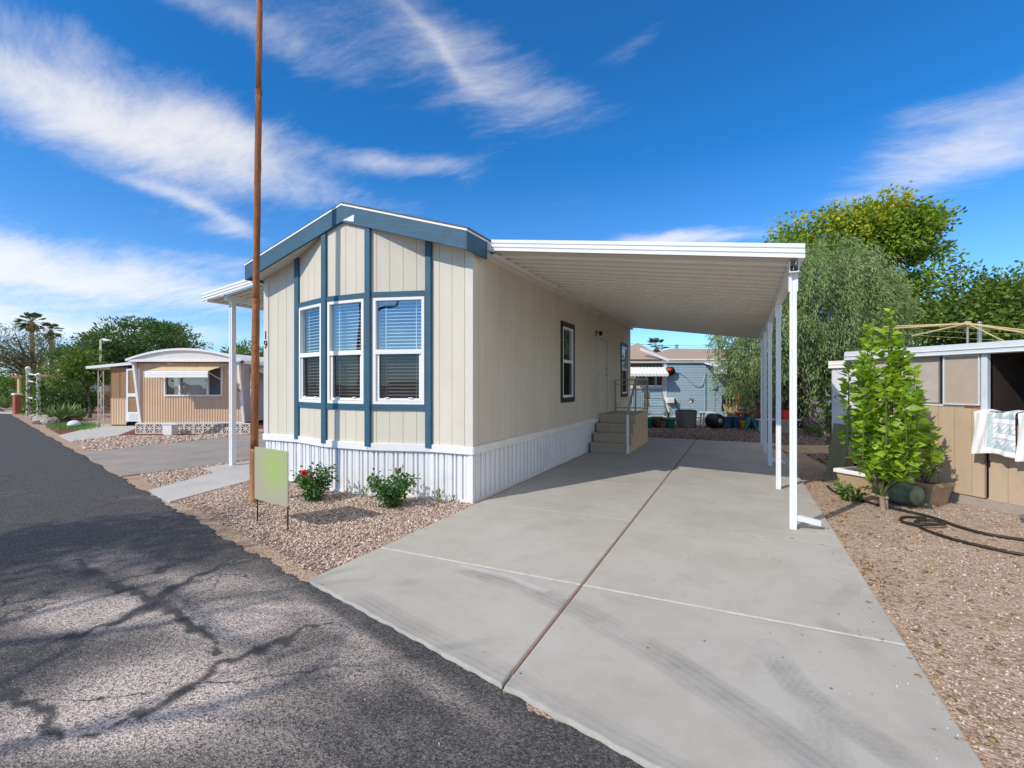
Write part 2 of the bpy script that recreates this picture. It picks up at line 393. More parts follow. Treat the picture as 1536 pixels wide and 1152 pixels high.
leaf_willow = island('grey_green_leaves', [(.12, .19, .06), (.20, .28, .10), (.27, .35, .14), (.15, .22, .075), (.33, .40, .18)], .6, .2, .2)
leaf_yellow = island('yellow_green_leaves', [(.08, .16, .02), (.15, .26, .028), (.24, .35, .035), (.11, .20, .024), (.34, .41, .04)], .5, .3, .3)
leaf_gold = island('golden_leaves', [(.20, .25, .025), (.40, .40, .03), (.52, .48, .035), (.28, .31, .025)], .5, .3, .3)
leaf_mesq = island('mesquite_leaves', [(.05, .11, .03), (.09, .17, .05), (.13, .22, .07), (.065, .135, .04)], .6, .2, .2)
leaf_olive = island('olive_dry_leaves', [(.13, .13, .06), (.20, .19, .10), (.27, .25, .14), (.10, .11, .05)], .7, .2, .2)
leaf_palm = island('palm_fronds', [(.03, .07, .02), (.06, .12, .035), (.09, .16, .05)], .5, .15, .3)
leaf_agave = island('agave_blades', [(.10, .17, .06), (.18, .26, .09), (.26, .33, .12)], .5, .1, .3)
grass_m = island('turf_blades', [(.08, .19, .05), (.14, .28, .08), (.20, .35, .12)], .6, .2, .2)
petal = island('coral_petals', [(.75, .06, .04), (.85, .14, .09), (.6, .03, .03)], .5, .2)
petal_dark = island('crimson_petals', [(.40, .01, .02), (.55, .02, .03)], .5, .2)
petal_purple = island('purple_petals', [(.22, .05, .30), (.35, .12, .45)], .5, .2)
# ---------------------------------------------------------------- ground, road, drive, paths
def road_y(x): return 2.83 - .277 * (x + 3.23)
m = MB(); m.sheet([(-900, -900), (900, -900), (900, 900), (-900, 900)], -.03)
tag(m.build('ground', dirt), kind='structure')

SHADOW_BANDS = [([(-3.85, 1.23), (-3.87, 1.45), (-3.82, 1.71), (-3.91, 2.02), (-4.08, 2.31), (-4.16, 2.72), (-3.99, 3.07)], 0.055), ([(-2.72, 1.11), (-2.63, 1.31), (-2.66, 1.56), (-2.7, 1.76), (-2.62, 1.99), (-2.61, 2.28), (-2.45, 2.43)], 0.05), ([(-5.52, 2.26), (-4.77, 2.13), (-4.08, 2.1), (-3.6, 2.04), (-3.1, 1.95), (-2.86, 1.87)], 0.05), ([(-4.7, 2.07), (-4.55, 2.41), (-4.54, 2.8)], 0.03), ([(-3.55, 1.14), (-3.17, 1.15), (-2.81, 1.1)], 0.07)]   # limb-shadow bands painted dark on the asphalt, with their half widths
# street: one sheet, finely gridded near the viewpoint so that painted sunlit patches and shadow bands can be stored on it
def street():
    xs = np.concatenate([np.linspace(-400, -40, 19)[:-1], np.arange(-40, -10, .5), np.arange(-10, -6, .05), np.arange(-6, 1, .025), np.arange(1, 3, .05), np.arange(3, 20, .5), np.linspace(20, 300, 15)])
    ts = np.concatenate([np.array([0, .012, .03, .06]), np.arange(.09, 2.4, .025), np.arange(2.4, 4.2, .06), np.arange(4.5, 9.1, .5)])
    X, T = np.meshgrid(xs, ts, indexing='ij')
    e = np.array([.018 * math.sin(x * 9.1) + .014 * math.sin(x * 23.7 + 1) + .02 * math.sin(x * 3.3 + 2) + rng.normal(0, .010) for x in xs])
    Y = 2.83 - .277 * (X + 3.23) - T + e[:, None] * np.exp(-T * 6)
    Y = Y + .055 * np.clip((X + 3.28) / .12, 0, 1) * np.clip((1.1 - X) / .1, 0, 1) * np.exp(-T * 4)
    Z = -.018 - .012 * np.exp(-T * 40)
    n, k = X.shape
    idx = np.arange(n * k).reshape(n, k)
    F = np.stack([idx[:-1, 1:], idx[1:, 1:], idx[1:, :-1], idx[:-1, :-1]], -1).reshape(-1, 4)
    V = np.stack([X, Y, Z], -1).reshape(-1, 3)
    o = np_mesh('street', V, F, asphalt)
    w = np.zeros(len(V))  # pale blobs paint the sunlit ground between limb shadows, with some wear
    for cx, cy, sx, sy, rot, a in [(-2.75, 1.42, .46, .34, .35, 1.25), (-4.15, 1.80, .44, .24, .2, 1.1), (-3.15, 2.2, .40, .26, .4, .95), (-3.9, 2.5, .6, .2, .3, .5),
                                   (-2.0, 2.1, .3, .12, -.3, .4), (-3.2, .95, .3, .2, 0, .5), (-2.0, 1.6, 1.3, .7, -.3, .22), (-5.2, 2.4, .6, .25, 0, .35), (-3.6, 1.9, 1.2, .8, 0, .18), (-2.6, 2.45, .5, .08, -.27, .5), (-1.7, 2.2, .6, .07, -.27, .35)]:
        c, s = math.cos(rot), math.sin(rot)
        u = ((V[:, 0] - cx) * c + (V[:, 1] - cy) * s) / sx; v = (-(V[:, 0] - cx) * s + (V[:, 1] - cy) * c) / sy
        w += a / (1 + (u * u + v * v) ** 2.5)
    shadow_band = np.zeros(len(V))
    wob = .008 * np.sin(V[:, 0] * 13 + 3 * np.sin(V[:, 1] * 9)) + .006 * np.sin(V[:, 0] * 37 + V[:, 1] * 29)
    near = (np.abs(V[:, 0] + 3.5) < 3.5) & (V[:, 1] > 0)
    for line, wd in SHADOW_BANDS:
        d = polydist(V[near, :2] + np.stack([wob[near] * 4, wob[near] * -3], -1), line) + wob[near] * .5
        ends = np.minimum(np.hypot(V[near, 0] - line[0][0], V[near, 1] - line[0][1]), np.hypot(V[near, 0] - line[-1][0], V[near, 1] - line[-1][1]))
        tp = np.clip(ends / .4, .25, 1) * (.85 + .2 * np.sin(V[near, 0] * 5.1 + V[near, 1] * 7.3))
        shadow_band[near] = np.maximum(shadow_band[near], .85 * np.clip(1.7 - d / (wd * .62 * tp + .006), 0, 1))
    w = np.clip(w, 0, 1) * (1 - .95 * shadow_band)
    at = o.data.attributes.new('shadow_band', 'FLOAT', 'POINT'); at.data.foreach_set('value', shadow_band.astype(np.float32))
    at = o.data.attributes.new('sunlit_worn', 'FLOAT', 'POINT'); at.data.foreach_set('value', np.clip(w, 0, 1).astype(np.float32))
    return tag(o, kind='structure')

# driveway: a slab with a brown expansion strip down the middle and pale control joints across
XJ, XL, XR = -1.14, -3.19, .93
YJ = [3.69, 5.66, 7.70, 9.73, 11.6, 13.2, 14.75]
def dfront(x): return 2.28 - .265 * (x + 1.12)
TY = [([(-2.30, 3.62), (-1.6, 3.48), (-.97, 3.25), (-.38, 2.90), (.06, 2.58), (.40, 2.28), (.8, 1.9)], .10, .75),
      ([(-2.7, 2.80), (-2.08, 2.60), (-1.3, 2.40), (-.6, 2.17), (-.1, 2.02), (.5, 1.85)], .09, .65),
      ([(.17, 3.32), (.20, 3.15), (.28, 2.93), (.43, 2.74), (.64, 2.55), (.9, 2.3)], .075, .85),
      ([(.10, 3.30), (.06, 3.08), (.02, 2.86)], .03, .5), ([(.28, 2.9), (.33, 2.7), (.36, 2.45), (.4, 2.2)], .07, .5),
      ([(.90, 4.80), (.70, 4.35), (.51, 3.86)], .05, .32), ([(.45, 3.90), (.57, 3.74), (.70, 3.48), (.72, 3.3)], .06, .6),
      ([(-2.62, 3.02), (-2.40, 3.15), (-2.22, 3.28)], .05, .55), ([(-2.5, 2.9), (-2.3, 2.98), (-2.12, 3.08)], .03, .4),
      ([(.75, 3.0), (.82, 2.75), (.78, 2.5)], .07, .3), ([(-1.35, 3.5), (-1.22, 3.42), (-1.15, 3.5)], .05, .35),
      ([(-3.1, 2.86), (-2.9, 2.95), (-2.75, 2.98)], .02, .4), ([(-2.9, 4.9), (-2.2, 5.2), (-1.2, 5.4)], .12, .10), ([(-.5, 7.5), (-.45, 5.5), (-.3, 4.2)], .14, .08), ([(-2.2, 8), (-2.1, 5.5), (-1.9, 4.2)], .14, .08)]
SC = [([(-2.2, 3.63), (-1.75, 3.60), (-1.38, 3.47)], .06, .6), ([(-1.6, 3.1), (-1.0, 2.8)], .2, .12)]
def polydist(P, line):
    best = np.full(len(P), 9.)
    for (x0, y0), (x1, y1) in zip(line[:-1], line[1:]):
        d = np.array([x1 - x0, y1 - y0]); L = d @ d
        t = np.clip(((P[:, 0] - x0) * d[0] + (P[:, 1] - y0) * d[1]) / L, 0, 1)
        best = np.minimum(best, np.hypot(P[:, 0] - x0 - t * d[0], P[:, 1] - y0 - t * d[1]))
    return best
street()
def driveway():
    V = []; F = []; b = 0
    for (xa, xb) in ((XL, XJ - .006), (XJ + .006, XR)):
        yp = None
        for r, y1 in enumerate(YJ):
            st = .02 if r < 2 else .25
            xs = np.unique(np.concatenate([[xa, xa + .008], np.linspace(xa + .02, xb - .02, int((xb - xa) / st)), [xb - .008, xb]]))
            n = int(((y1 - (yp or 2.0))) / st) + 2
            t = np.unique(np.concatenate([[0, .004, .01], np.linspace(.015, .985, n), [.99, .996, 1]]))
            A, T = np.meshgrid(xs, t, indexing='ij')
            lo = (dfront(A) + .004 * np.sin(A * 17) + .004 * np.sin(A * 41)) if yp is None else np.full_like(A, yp + .005)
            Y = lo + (y1 - .005 - lo) * T
            Z = np.zeros_like(A)
            Z[0, :] = Z[-1, :] = -.02; Z[:, 0] = -.025; Z[:, -1] = -.02
            i = np.arange(A.size).reshape(A.shape) + b
            F.append(np.stack([i[:-1, :-1], i[1:, :-1], i[1:, 1:], i[:-1, 1:]], -1).reshape(-1, 4))
            V.append(np.stack([A, Y, Z], -1).reshape(-1, 3)); b += A.size
            yp = y1
    V = np.concatenate(V); F = np.concatenate(F)
    o = np_mesh('driveway', V, F, drive_concrete)
    P = V[:, :2]; ty = np.zeros(len(P)); sc = np.zeros(len(P))
    for line, w, a in TY:
        d = polydist(P, line)
        e0, e1 = np.array(line[0]), np.array(line[-1])
        a = a * .78 * np.clip(np.hypot(P[:, 0] - e0[0], P[:, 1] - e0[1]) / .22, .12, 1) * np.clip(np.hypot(P[:, 0] - e1[0], P[:, 1] - e1[1]) / .35, .1, 1)
        q = a * np.clip(1.6 - d / w * 1.2, 0, 1) * (d < w * 1.35) * (.76 + .24 * np.cos(d / w * 11))
        q += .35 * a * np.exp(-((d - w) / .012) ** 2)
        ty = np.maximum(ty, q)
    for line, w, a in SC: sc = np.maximum(sc, a * np.clip(1 - polydist(P, line) / w, 0, 1))
    edge = P[:, 1] - dfront(P[:, 0])
    ty = np.maximum(ty, .28 * np.exp(-edge / .10))
    for nm, val in (('tyre', ty), ('scuff', sc)):
        at = o.data.attributes.new(nm, 'FLOAT', 'POINT'); at.data.foreach_set('value', np.clip(val, 0, 1).astype(np.float32))
    tag(o, kind='structure')
    j1 = mat('brown_joint_filler', (.26, .15, .115), .9, .2, 20.); j2 = mat('pale_joint', (.58, .56, .52), .9, .18, 9., dirt=((.30, .27, .23), .9, 14.)); j3 = mat('faint_joint', (.44, .42, .38), .9, .18, 9., dirt=((.24, .22, .19), .9, 10.))
    m = MB(); m.box(XJ - .0055, 2.4, -.02, XJ + .0055, 14.7, -.0015)
    tag(m.build('driveway_expansion_strip', j1), kind='structure')
    m = MB()
    for k, y in enumerate(YJ[:-1]):
        w = .011 if k == 0 else .006
        m.i = 0 if k == 0 else 1
        m.box(XL + .02, y - w, -.02, XJ - .012, y + w, .001); m.box(XJ + .012, y - w, -.02, XR - .02, y + w, .001)
    tag(m.build('driveway_joints', [j2, j3]), kind='structure')
    m = MB(); m.slab([(XL + .02, 2.9), (XR - .02, 1.85), (XR - .02, 14.72), (XL + .02, 14.72)], -.2, -.021)
    tag(m.build('driveway_base', concrete_old), kind='structure')
driveway()

# path beside the house, next lot's drive and front path
m = MB(); m.slab([(-8.06, 4.20), (-7.02, 3.91), (-7.42, 5.50), (-7.42, 9), (-9.2, 9), (-9.25, 5.72), (-8.60, 5.55)], -.06, 0)
m.slab([(-9.25, 9.02), (-7.42, 9.02), (-7.42, 15), (-9.2, 15)], -.06, 0)
tag(m.build('side_path', concrete_path), kind='structure')
m = MB(); m.slab([(-13.96, 5.85), (-9.79, 4.66), (-9.55, 5.6), (-9.45, 20), (-14.3, 20)], -.06, -.008)
tag(m.build('neighbour_driveway', drive_brown), kind='structure')
m = MB(); m.slab([(-19.3, 7.50), (-16.9, 6.85), (-17.6, 8.3), (-21.2, 10.9), (-24.0, 10.2), (-22.0, 9.6)], -.06, -.006)
tag(m.build('neighbour_front_path', concrete_path), kind='structure')
m = MB(); m.sheet([(-7.02, 4.15), (-3.20, 2.99), (-3.20, 5.72), (-7.42, 5.72), (-7.42, 5.5)], -.022)
tag(m.build('front_gravel_bed', gravel_bed), kind='structure')
m = MB(); m.sheet([(-9.72, 4.95), (-8.1, 4.45), (-8.65, 5.6), (-9.28, 5.75), (-9.25, 15), (-9.42, 15), (-9.5, 5.6)], -.021)
tag(m.build('side_gravel_strip', gravel_bed), kind='structure')
m = MB(); m.sheet([(-16.9, 6.95), (-14.0, 6.0), (-14.28, 20), (-17, 20), (-15.9, 9.6), (-17.4, 8.3)], -.020)
tag(m.build('neighbour_gravel_bed', gravel_bed), kind='structure')
m = MB(); m.sheet([(-17.3, 8.15), (-15.1, 9.0), (-14.6, 10.0), (-14.6, 14), (-21, 12.5), (-21, 10.9)], -.014)
m.sheet([(-22.4, 8.45), (-19.5, 7.62), (-22.2, 9.55), (-24.2, 10.2), (-25.5, 10.6), (-31, 13.2), (-31, 11.2)], -.014)
tag(m.build('red_mulch_bed', mulch), kind='structure')
m = MB(); m.sheet([(-3.27, 14.78), (1.2, 14.78), (1.6, 11), (9, 9), (14, 24), (-9, 24), (-9, 16.2), (-3.27, 16.2)], -.020)
tag(m.build('back_gravel_yard', brown_gravel), kind='structure')

def inpoly(P, poly):
    x, y = P[:, 0], P[:, 1]; r = np.zeros(len(P), bool); n = len(poly)
    for i in range(n):
        (x0, y0), (x1, y1) = poly[i], poly[i - 1]
        c = ((y0 > y) != (y1 > y)) & (x < (x1 - x0) * (y - y0) / (y1 - y0 + 1e-12) + x0)
        r ^= c
    return r
OCT = np.array([(1, 0, 0), (0, 1, 0), (-1, 0, 0), (0, -1, 0), (0, 0, 1), (0, 0, -1)], float)
OCF = np.array([(0, 1, 4), (1, 2, 4), (2, 3, 4), (3, 0, 4), (1, 0, 5), (2, 1, 5), (3, 2, 5), (0, 3, 5)])
def scatter(name, poly, n, s0, s1, z, mt, flat=.7, dens=None):
    a = np.array(poly); lo, hi = a.min(0), a.max(0)
    P = np.zeros((0, 2))
    while len(P) < n:
        Q = lo + rng.random((n * 2, 2)) * (hi - lo)
        Q = Q[inpoly(Q, poly)]
        if dens is not None: Q = Q[rng.random(len(Q)) < dens(Q[:, 0], Q[:, 1])]
        P = np.concatenate([P, Q])
    P = P[:n]
    sz = s0 + (s1 - s0) * rng.random(n) ** 2
    A = rng.random(n) * 6.283
    L = OCT[None] * (1 + rng.normal(0, .28, (n, 6, 1)))
    L = L * np.stack([sz * rng.uniform(.8, 1.4, n), sz * rng.uniform(.6, 1., n), sz * flat * rng.uniform(.7, 1.1, n)], -1)[:, None]
    tl = rng.normal(0, .35, (n, 1)); L[..., 2] += L[..., 0] * tl
    c, s = np.cos(A)[:, None], np.sin(A)[:, None]
    V = np.stack([L[..., 0] * c - L[..., 1] * s + P[:, :1], L[..., 0] * s + L[..., 1] * c + P[:, 1:], L[..., 2] + z + (sz * .3 * flat)[:, None]], -1)
    F = OCF[None] + (np.arange(n) * 6)[:, None, None]
    return tag(np_mesh(name, V.reshape(-1, 3), F.reshape(-1, 3), mt), kind='stuff')
front_poly = [(-7.02, 3.98), (-5.0, 3.48), (-4.0, 3.15), (-3.22, 2.93), (-3.20, 5.70), (-4.0, 5.66), (-4.85, 5.40), (-5.72, 5.40), (-6.6, 5.65), (-7.40, 5.65), (-7.40, 5.4)]
dn = lambda x, y: np.clip(.06 + (y - (2.93 - .277 * (x + 3.23))) * 3.2 + .25 * np.sin(x * 4.3) * np.sin(x * 1.7), .03, 1)
scatter('front_bed_pebbles', front_poly, 27000, .008, .020, -.02, stone_pink, .75, dn)
scatter('side_strip_pebbles', [(-9.7, 4.9), (-8.1, 4.35), (-8.65, 5.55), (-9.28, 5.72), (-9.25, 13), (-9.45, 13), (-9.52, 5.6)], 5000, .012, .028, -.02, stone_pink)
scatter('neighbour_bed_pebbles', [(-17.2, 7.0), (-14.0, 6.0), (-14.28, 14), (-15.2, 12), (-15.4, 9.3), (-17.4, 8.3)], 6000, .02, .045, -.02, stone_pink)
scatter('back_yard_pebbles', [(-3.2, 14.8), (1.1, 14.8), (1.6, 11), (4, 11), (4, 20), (-6, 20), (-6, 16.3), (-3.2, 16.3)], 7000, .02, .045, -.02, stone_brown)
right_poly = [(.945, 1.5), (4.5, -.5), (6, 3), (3.2, 7.9), (2.4, 8.7), (1.45, 9.9), (1.1, 12), (.945, 12)]
dr = lambda x, y: np.clip(.55 - .10 * (y - 2) + .5 * (np.sin(x * 2.1 + y * .7) * np.sin(y * 1.3 + .5)) + .12 * (x - 2), .05, 1)
scatter('right_yard_pebbles', right_poly, 30000, .004, .014, -.03, stone_tan, .7, dr)
dl = lambda x, y: np.clip(.9 * np.exp(-(x - .94) / .35) + .25, 0, 1)
scatter('right_yard_litter', [(.935, 1.6), (3.2, .8), (4, 4), (3.0, 7.6), (1.5, 9.6), (.94, 10)], 1700, .008, .028, -.025, litter, .18, dl)
de = lambda x, y: np.clip(np.exp(-(x + 3.2) / .10) + np.exp(-(.93 - x) / .12) + .012, 0, 1)
scatter('driveway_grit', [(-3.17, 3.0), (.91, 2.0), (.91, 12), (-3.17, 5.6)], 420, .003, .010, .0, stone_pink, .7, de)
scatter('driveway_litter', [(.1, 2.2), (.91, 2.2), (.91, 9), (.3, 9)], 70, .006, .016, .002, litter, .15, lambda x, y: np.clip(np.exp(-(.93 - x) / .15), 0, 1))
scatter('street_grit', [(-5.0, 2.9), (-.3, 1.6), (-.5, .9), (-5, 1)], 160, .002, .007, -.018, stone_pink, .7)
# ---------------------------------------------------------------- the cream manufactured home
HX0, HX1, HY0, HY1 = -7.38, -3.28, 5.65, 16.0
RX = (HX0 + HX1) / 2                                   # ridge
PITCH = .312
home = thing('manufactured_home', (RX, HY0, 0), 'cream single-storey manufactured home with teal trim, white skirting and a gabled bay front', 'mobile home')
def soffit(x): return 4.05 - PITCH * abs(x - RX)
def clad(M, L, z0, zt, pitch=.203, first=.10, holes=(), t=.012, peaks=()):
    mb = MB(M)
    cuts = {0: 0, L: 0}
    for h in holes: cuts[h[0]] = 0; cuts[h[1]] = 0
    for p in peaks: cuts[p] = 0
    g = first; gr = []
    while g < L - .02:
        gr.append(g); cuts[g - .003] = 0; cuts[g + .003] = 0; g += pitch
    cs = sorted(cuts)
    for a, b in zip(cs[:-1], cs[1:]):
        if b - a < 1e-5: continue
        mid = (a + b) / 2
        d = .004 if any(abs(mid - q) < .0029 for q in gr) else t
        segs = [(z0, None)]
        for h in holes:
            if h[0] < mid < h[1]: segs = [(z0, h[2]), (h[3], None)]
        for s0, s1 in segs:
            ta, tb = (zt(a), zt(b)) if s1 is None else (s1, s1)
            mb.hexa([(a, -d, s0), (b, -d, s0), (b, .06, s0), (a, .06, s0), (a, -d, ta), (b, -d, tb), (b, .06, tb), (a, .06, ta)])
    return mb
FP = [(HX0, HY0), (-6.58, HY0), (-5.72, 5.40), (-4.86, 5.40), (-3.97, HY0), (HX1, HY0)]   # plan of the front
WZ0, WZ1 = 1.31, 2.84
for i, (p0, p1) in enumerate(zip(FP[:-1], FP[1:])):
    M = frame(p0, p1); L = math.dist(p0, p1)
    zt = lambda s, p0=p0, p1=p1, L=L: soffit(p0[0] + (p1[0] - p0[0]) * s / L) + .03
    pk = [L * (RX - p0[0]) / (p1[0] - p0[0])] if p0[0] < RX < p1[0] else []
    holes = [(.07, L - .07, WZ0, WZ1)] if i in (1, 2, 3) else []
    clad(M, L, .66, zt, first=.12 + .05 * (i % 3), holes=holes, peaks=pk).build('front_wall', siding, home)
    if holes: # picture window with two sashes, blinds and insect screen
        w0, w1 = .075, L - .075
        f = MB(M)
        for a in ((w0, WZ0, w0 + .042, WZ1), (w1 - .042, WZ0, w1, WZ1), (w0 + .042, WZ0, w1 - .042, WZ0 + .045), (w0 + .042, WZ1 - .04, w1 - .042, WZ1), (w0 + .042, 2.03, w1 - .042, 2.095)):
            f.box(a[0], -.035, a[1], a[2], .05, a[3])
        win = f.build('window', vinyl, home)
        s = MB(M)
        for a in ((w0 + .045, WZ0 + .05, w0 + .085, 2.03), (w1 - .085, WZ0 + .05, w1 - .045, 2.03), (w0 + .085, WZ0 + .05, w1 - .085, WZ0 + .085)):
            s.box(a[0], -.012, a[1], a[2], .03, a[3])
        for q in (.27, .73): s.box(w0 + (w1 - w0) * q - .03, -.03, WZ0 + .086, w0 + (w1 - w0) * q + .03, -.005, WZ0 + .098)
        s.build('lower_sash', vinyl, win)
        g = MB(M); g.add([(w0 + .04, .012, 2.09), (w1 - .04, .012, 2.09), (w1 - .04, .012, WZ1 - .03), (w0 + .04, .012, WZ1 - .03)], [(0, 1, 2, 3)])
        g.build('upper_pane', glass, win)
        g = MB(M); g.add([(w0 + .08, .022, WZ0 + .08), (w1 - .08, .022, WZ0 + .08), (w1 - .08, .022, 2.035), (w0 + .08, .022, 2.035)], [(0, 1, 2, 3)])
        g.build('lower_pane', glass_low, win)
        g = MB(M); g.add([(w0 + .08, .002, WZ0 + .08), (w1 - .08, .002, WZ0 + .08), (w1 - .08, .002, 2.035), (w0 + .08, .002, 2.035)], [(0, 1, 2, 3)])
        g.build('insect_screen', screen, win)
        b = MB(M); z = WZ0 + .07
        while z < WZ1 - .04:
            b.hexa([(w0 + .06, .075, z), (w1 - .06, .075, z), (w1 - .06, .115, z + .012), (w0 + .06, .115, z + .012), (w0 + .06, .075, z + .008), (w1 - .06, .075, z + .008), (w1 - .06, .115, z + .020), (w0 + .06, .115, z + .020)])
            z += .05
        for q in (.2, .8): b.box(w0 + (w1 - w0) * q - .006, .07, WZ0 + .06, w0 + (w1 - w0) * q + .006, .0735, WZ1 - .04)
        b.build('blind', blind_white, win)
        d = MB(M)
        d.add([(w0 + .02, .061, WZ0 - .02), (w1 - .02, .061, WZ0 - .02), (w1 - .02, .5, WZ0 - .02), (w0 + .02, .5, WZ0 - .02), (w0 + .02, .061, WZ1 + .02), (w1 - .02, .061, WZ1 + .02), (w1 - .02, .5, WZ1 + .02), (w0 + .02, .5, WZ1 + .02)],
              [(0, 1, 2, 3), (7, 6, 5, 4), (1, 5, 6, 2), (0, 3, 7, 4), (2, 6, 7, 3)])
        d.build('room_recess', dark_room, win)
        for z0, z1 in ((WZ0 - .085, WZ0 - .003), (WZ1 + .003, WZ1 + .085)):
            r = MB(M); r.bbox(.052, -.034, z0, L - .052, -.0125, z1, .003); r.build('window_trim', teal, home)
    base = MB(M); base.bbox(0 if i else -.03, -.040, .645, L + (.03 if i == 4 else 0), -.0125, .748, .004)
    base.build('base_trim', white_trim, home)
for i in (1, 2, 3, 4):                                   # vertical battens at the bay's corners
    x, y = FP[i]; h = soffit(x) + .01
    t = MB(Matrix.Translation((x, y, 0))); w = .05
    t.bbox(-w, -.048 - (.0 if i in (2, 3) else .01), .70, w, .0, h, .006); t.build('vertical_batten', teal, home)
for x in (HX0, HX1):                                     # corner boards
    t = MB(); s = 1 if x == HX1 else -1
    t.box(x - .09 if s > 0 else x - .022, HY0 - .024, .75, x + .022 if s > 0 else x + .09, HY0 - .0125, soffit(x) + .02)
    t.box(min(x + .0125 * s, x + .022 * s), HY0 - .0125, .75, max(x + .0125 * s, x + .022 * s), HY0 + .07, soffit(x) + .02)
    t.build('corner_board', cream_trim, home)
# side walls
SW = [(9.16, 10.02, 1.22, 2.88), (14.55, 15.50, 1.20, 2.86)]
DOOR = (11.92, 12.98, .86, 2.86)
M = frame((HX1, HY0), (HX1, HY1))
holes = [(a - HY0 + .06, b - HY0 - .06, z0 + .06, z1 - .06) for a, b, z0, z1 in SW] + [(DOOR[0] - HY0 + .05, DOOR[1] - HY0 - .05, .70, DOOR[3] - .05)]
clad(M, HY1 - HY0, .66, lambda s: 3.42, first=.16, holes=holes).build('side_wall', siding, home)
Ml = frame((HX0, HY1), (HX0, HY0))
clad(Ml, HY1 - HY0, .66, lambda s: 3.42, first=.16).build('side_wall', siding, home)
t = MB(); t.prism([(HX0, HY1, .66), (HX1, HY1, .66), (HX1, HY1, 3.4), (RX, HY1, 4.0), (HX0, HY1, 3.4)], (0, -.05, 0)); t.build('rear_wall', siding, home)
b = MB(M); b.bbox(-.03, -.040, .645, HY1 - HY0, -.0125, .748, .004); b.build('base_trim', white_trim, home)
b = MB(Ml); b.bbox(0, -.040, .645, HY1 - HY0, -.0125, .748, .004); b.build('base_trim', white_trim, home)
for a, b_, z0, z1 in SW:
    a -= HY0; b_ -= HY0
    f = MB(M)
    for q in ((a, z0, a + .09, z1), (b_ - .09, z0, b_, z1), (a + .09, z0, b_ - .09, z0 + .1), (a + .09, z1 - .1, b_ - .09, z1)): f.box(q[0], -.035, q[1], q[2], -.0125, q[3])
    fr = f.build('side_window', mat('dark_teal_surround', (.012, .018, .03), .55, .1), home)
    f = MB(M); f0, f1, y0, y1 = a + .092, b_ - .092, z0 + .102, z1 - .102; zm = (y0 + y1) / 2 + .02
    for q in ((f0, y0, f0 + .05, y1), (f1 - .05, y0, f1, y1), (f0 + .05, y0, f1 - .05, y0 + .05), (f0 + .05, y1 - .05, f1 - .05, y1), (f0 + .05, zm - .03, f1 - .05, zm + .03)): f.box(q[0], -.03, q[1], q[2], .05, q[3])
    f.build('window_frame', vinyl, fr)
    g = MB(M); g.add([(f0 + .04, .0, zm), (f1 - .04, .0, zm), (f1 - .04, .0, y1 - .04), (f0 + .04, .0, y1 - .04)], [(0, 1, 2, 3)]); g.build('upper_pane', glass, fr)
    g = MB(M); g.add([(f0 + .04, .01, y0 + .04), (f1 - .04, .01, y0 + .04), (f1 - .04, .01, zm), (f0 + .04, .01, zm)], [(0, 1, 2, 3)]); g.build('lower_pane', glass_low, fr)
    g = MB(M); g.add([(f0 + .04, -.01, y0 + .04), (f1 - .04, -.01, y0 + .04), (f1 - .04, -.01, zm), (f0 + .04, -.01, zm)], [(0, 1, 2, 3)]); g.build('insect_screen', screen, fr)
    d = MB(M); d.add([(f0, .061, y0), (f1, .061, y0), (f1, .5, y0), (f0, .5, y0), (f0, .061, y1), (f1, .061, y1), (f1, .5, y1), (f0, .5, y1)], [(0, 1, 2, 3), (7, 6, 5, 4), (1, 5, 6, 2), (0, 3, 7, 4), (2, 6, 7, 3)])
    d.build('room_recess', dark_room, fr)
    if a > 6:
        g = MB(M); g.box(f0 + .2, .02, zm + .05, f1 - .12, .024, zm + .25); g.build('paper_notice', paper, fr)
# entry door
a, b_ = DOOR[0] - HY0, DOOR[1] - HY0
d = MB(M)
d.box(a + .09, .0, .87, b_ - .09, .045, DOOR[3] - .09)
for c0, c1, z0, z1 in ((.20, .47, 1.05, 1.55), (.58, .86, 1.05, 1.55), (.20, .47, 1.68, 2.3), (.58, .86, 1.68, 2.3), (.20, .47, 2.4, 2.68), (.58, .86, 2.4, 2.68)):
    d.bbox(a + c0, -.008, z0, a + c1, -.0002, z1, .006)
door = d.build('entry_door', cream_trim, home)
c = MB(M)
for q in ((a, .75, a + .088, DOOR[3]), (b_ - .088, .75, b_, DOOR[3]), (a + .088, DOOR[3] - .088, b_ - .088, DOOR[3])): c.box(q[0], -.045, q[1], q[2], .05, q[3])
c.box(a + .09, -.03, .80, b_ - .09, .05, .868)
c.build('door_frame', cream_trim, door)
for z in (1.1, 1.85, 2.6):
    c = MB(M); c.box(a + .075, -.052, z - .05, a + .105, -.0455, z + .05); c.build('hinge', grey_metal, door)
c = MB(M); c.lathe(b_ - .16, -.04, [(.012, 1.83), (.03, 1.84), (.034, 1.86), (.03, 1.885), (.012, 1.89)], 10); c.build('handle', grey_metal, door)
c = MB(M); c.lathe(b_ - .16, -.03, [(.025, 1.99), (.03, 2.0), (.03, 2.03), (.025, 2.04)], 10)
c.build('deadbolt', grey_metal, door)
l = MB(M); l.bbox(6.11, -.03, 2.82, 6.19, -.0125, 2.95, .006); l.box(6.135, -.12, 2.89, 6.165, -.03, 2.915); l.lathe(6.15, -.13, [(.018, 2.93), (.04, 2.915), (.045, 2.86), (.04, 2.82), (.018, 2.81)], 10)
l.build('porch_lamp', black_metal, home)
o_ = MB(M); o_.bbox(8.46, -.07, .92, 8.58, -.0125, 1.06, .01); o_.build('outlet_cover', white_plastic, home)
p = MB(M); p.bbox(8.49, -.076, .95, 8.55, -.071, 1.03, .002); p.build('outlet_socket', black_metal, home)
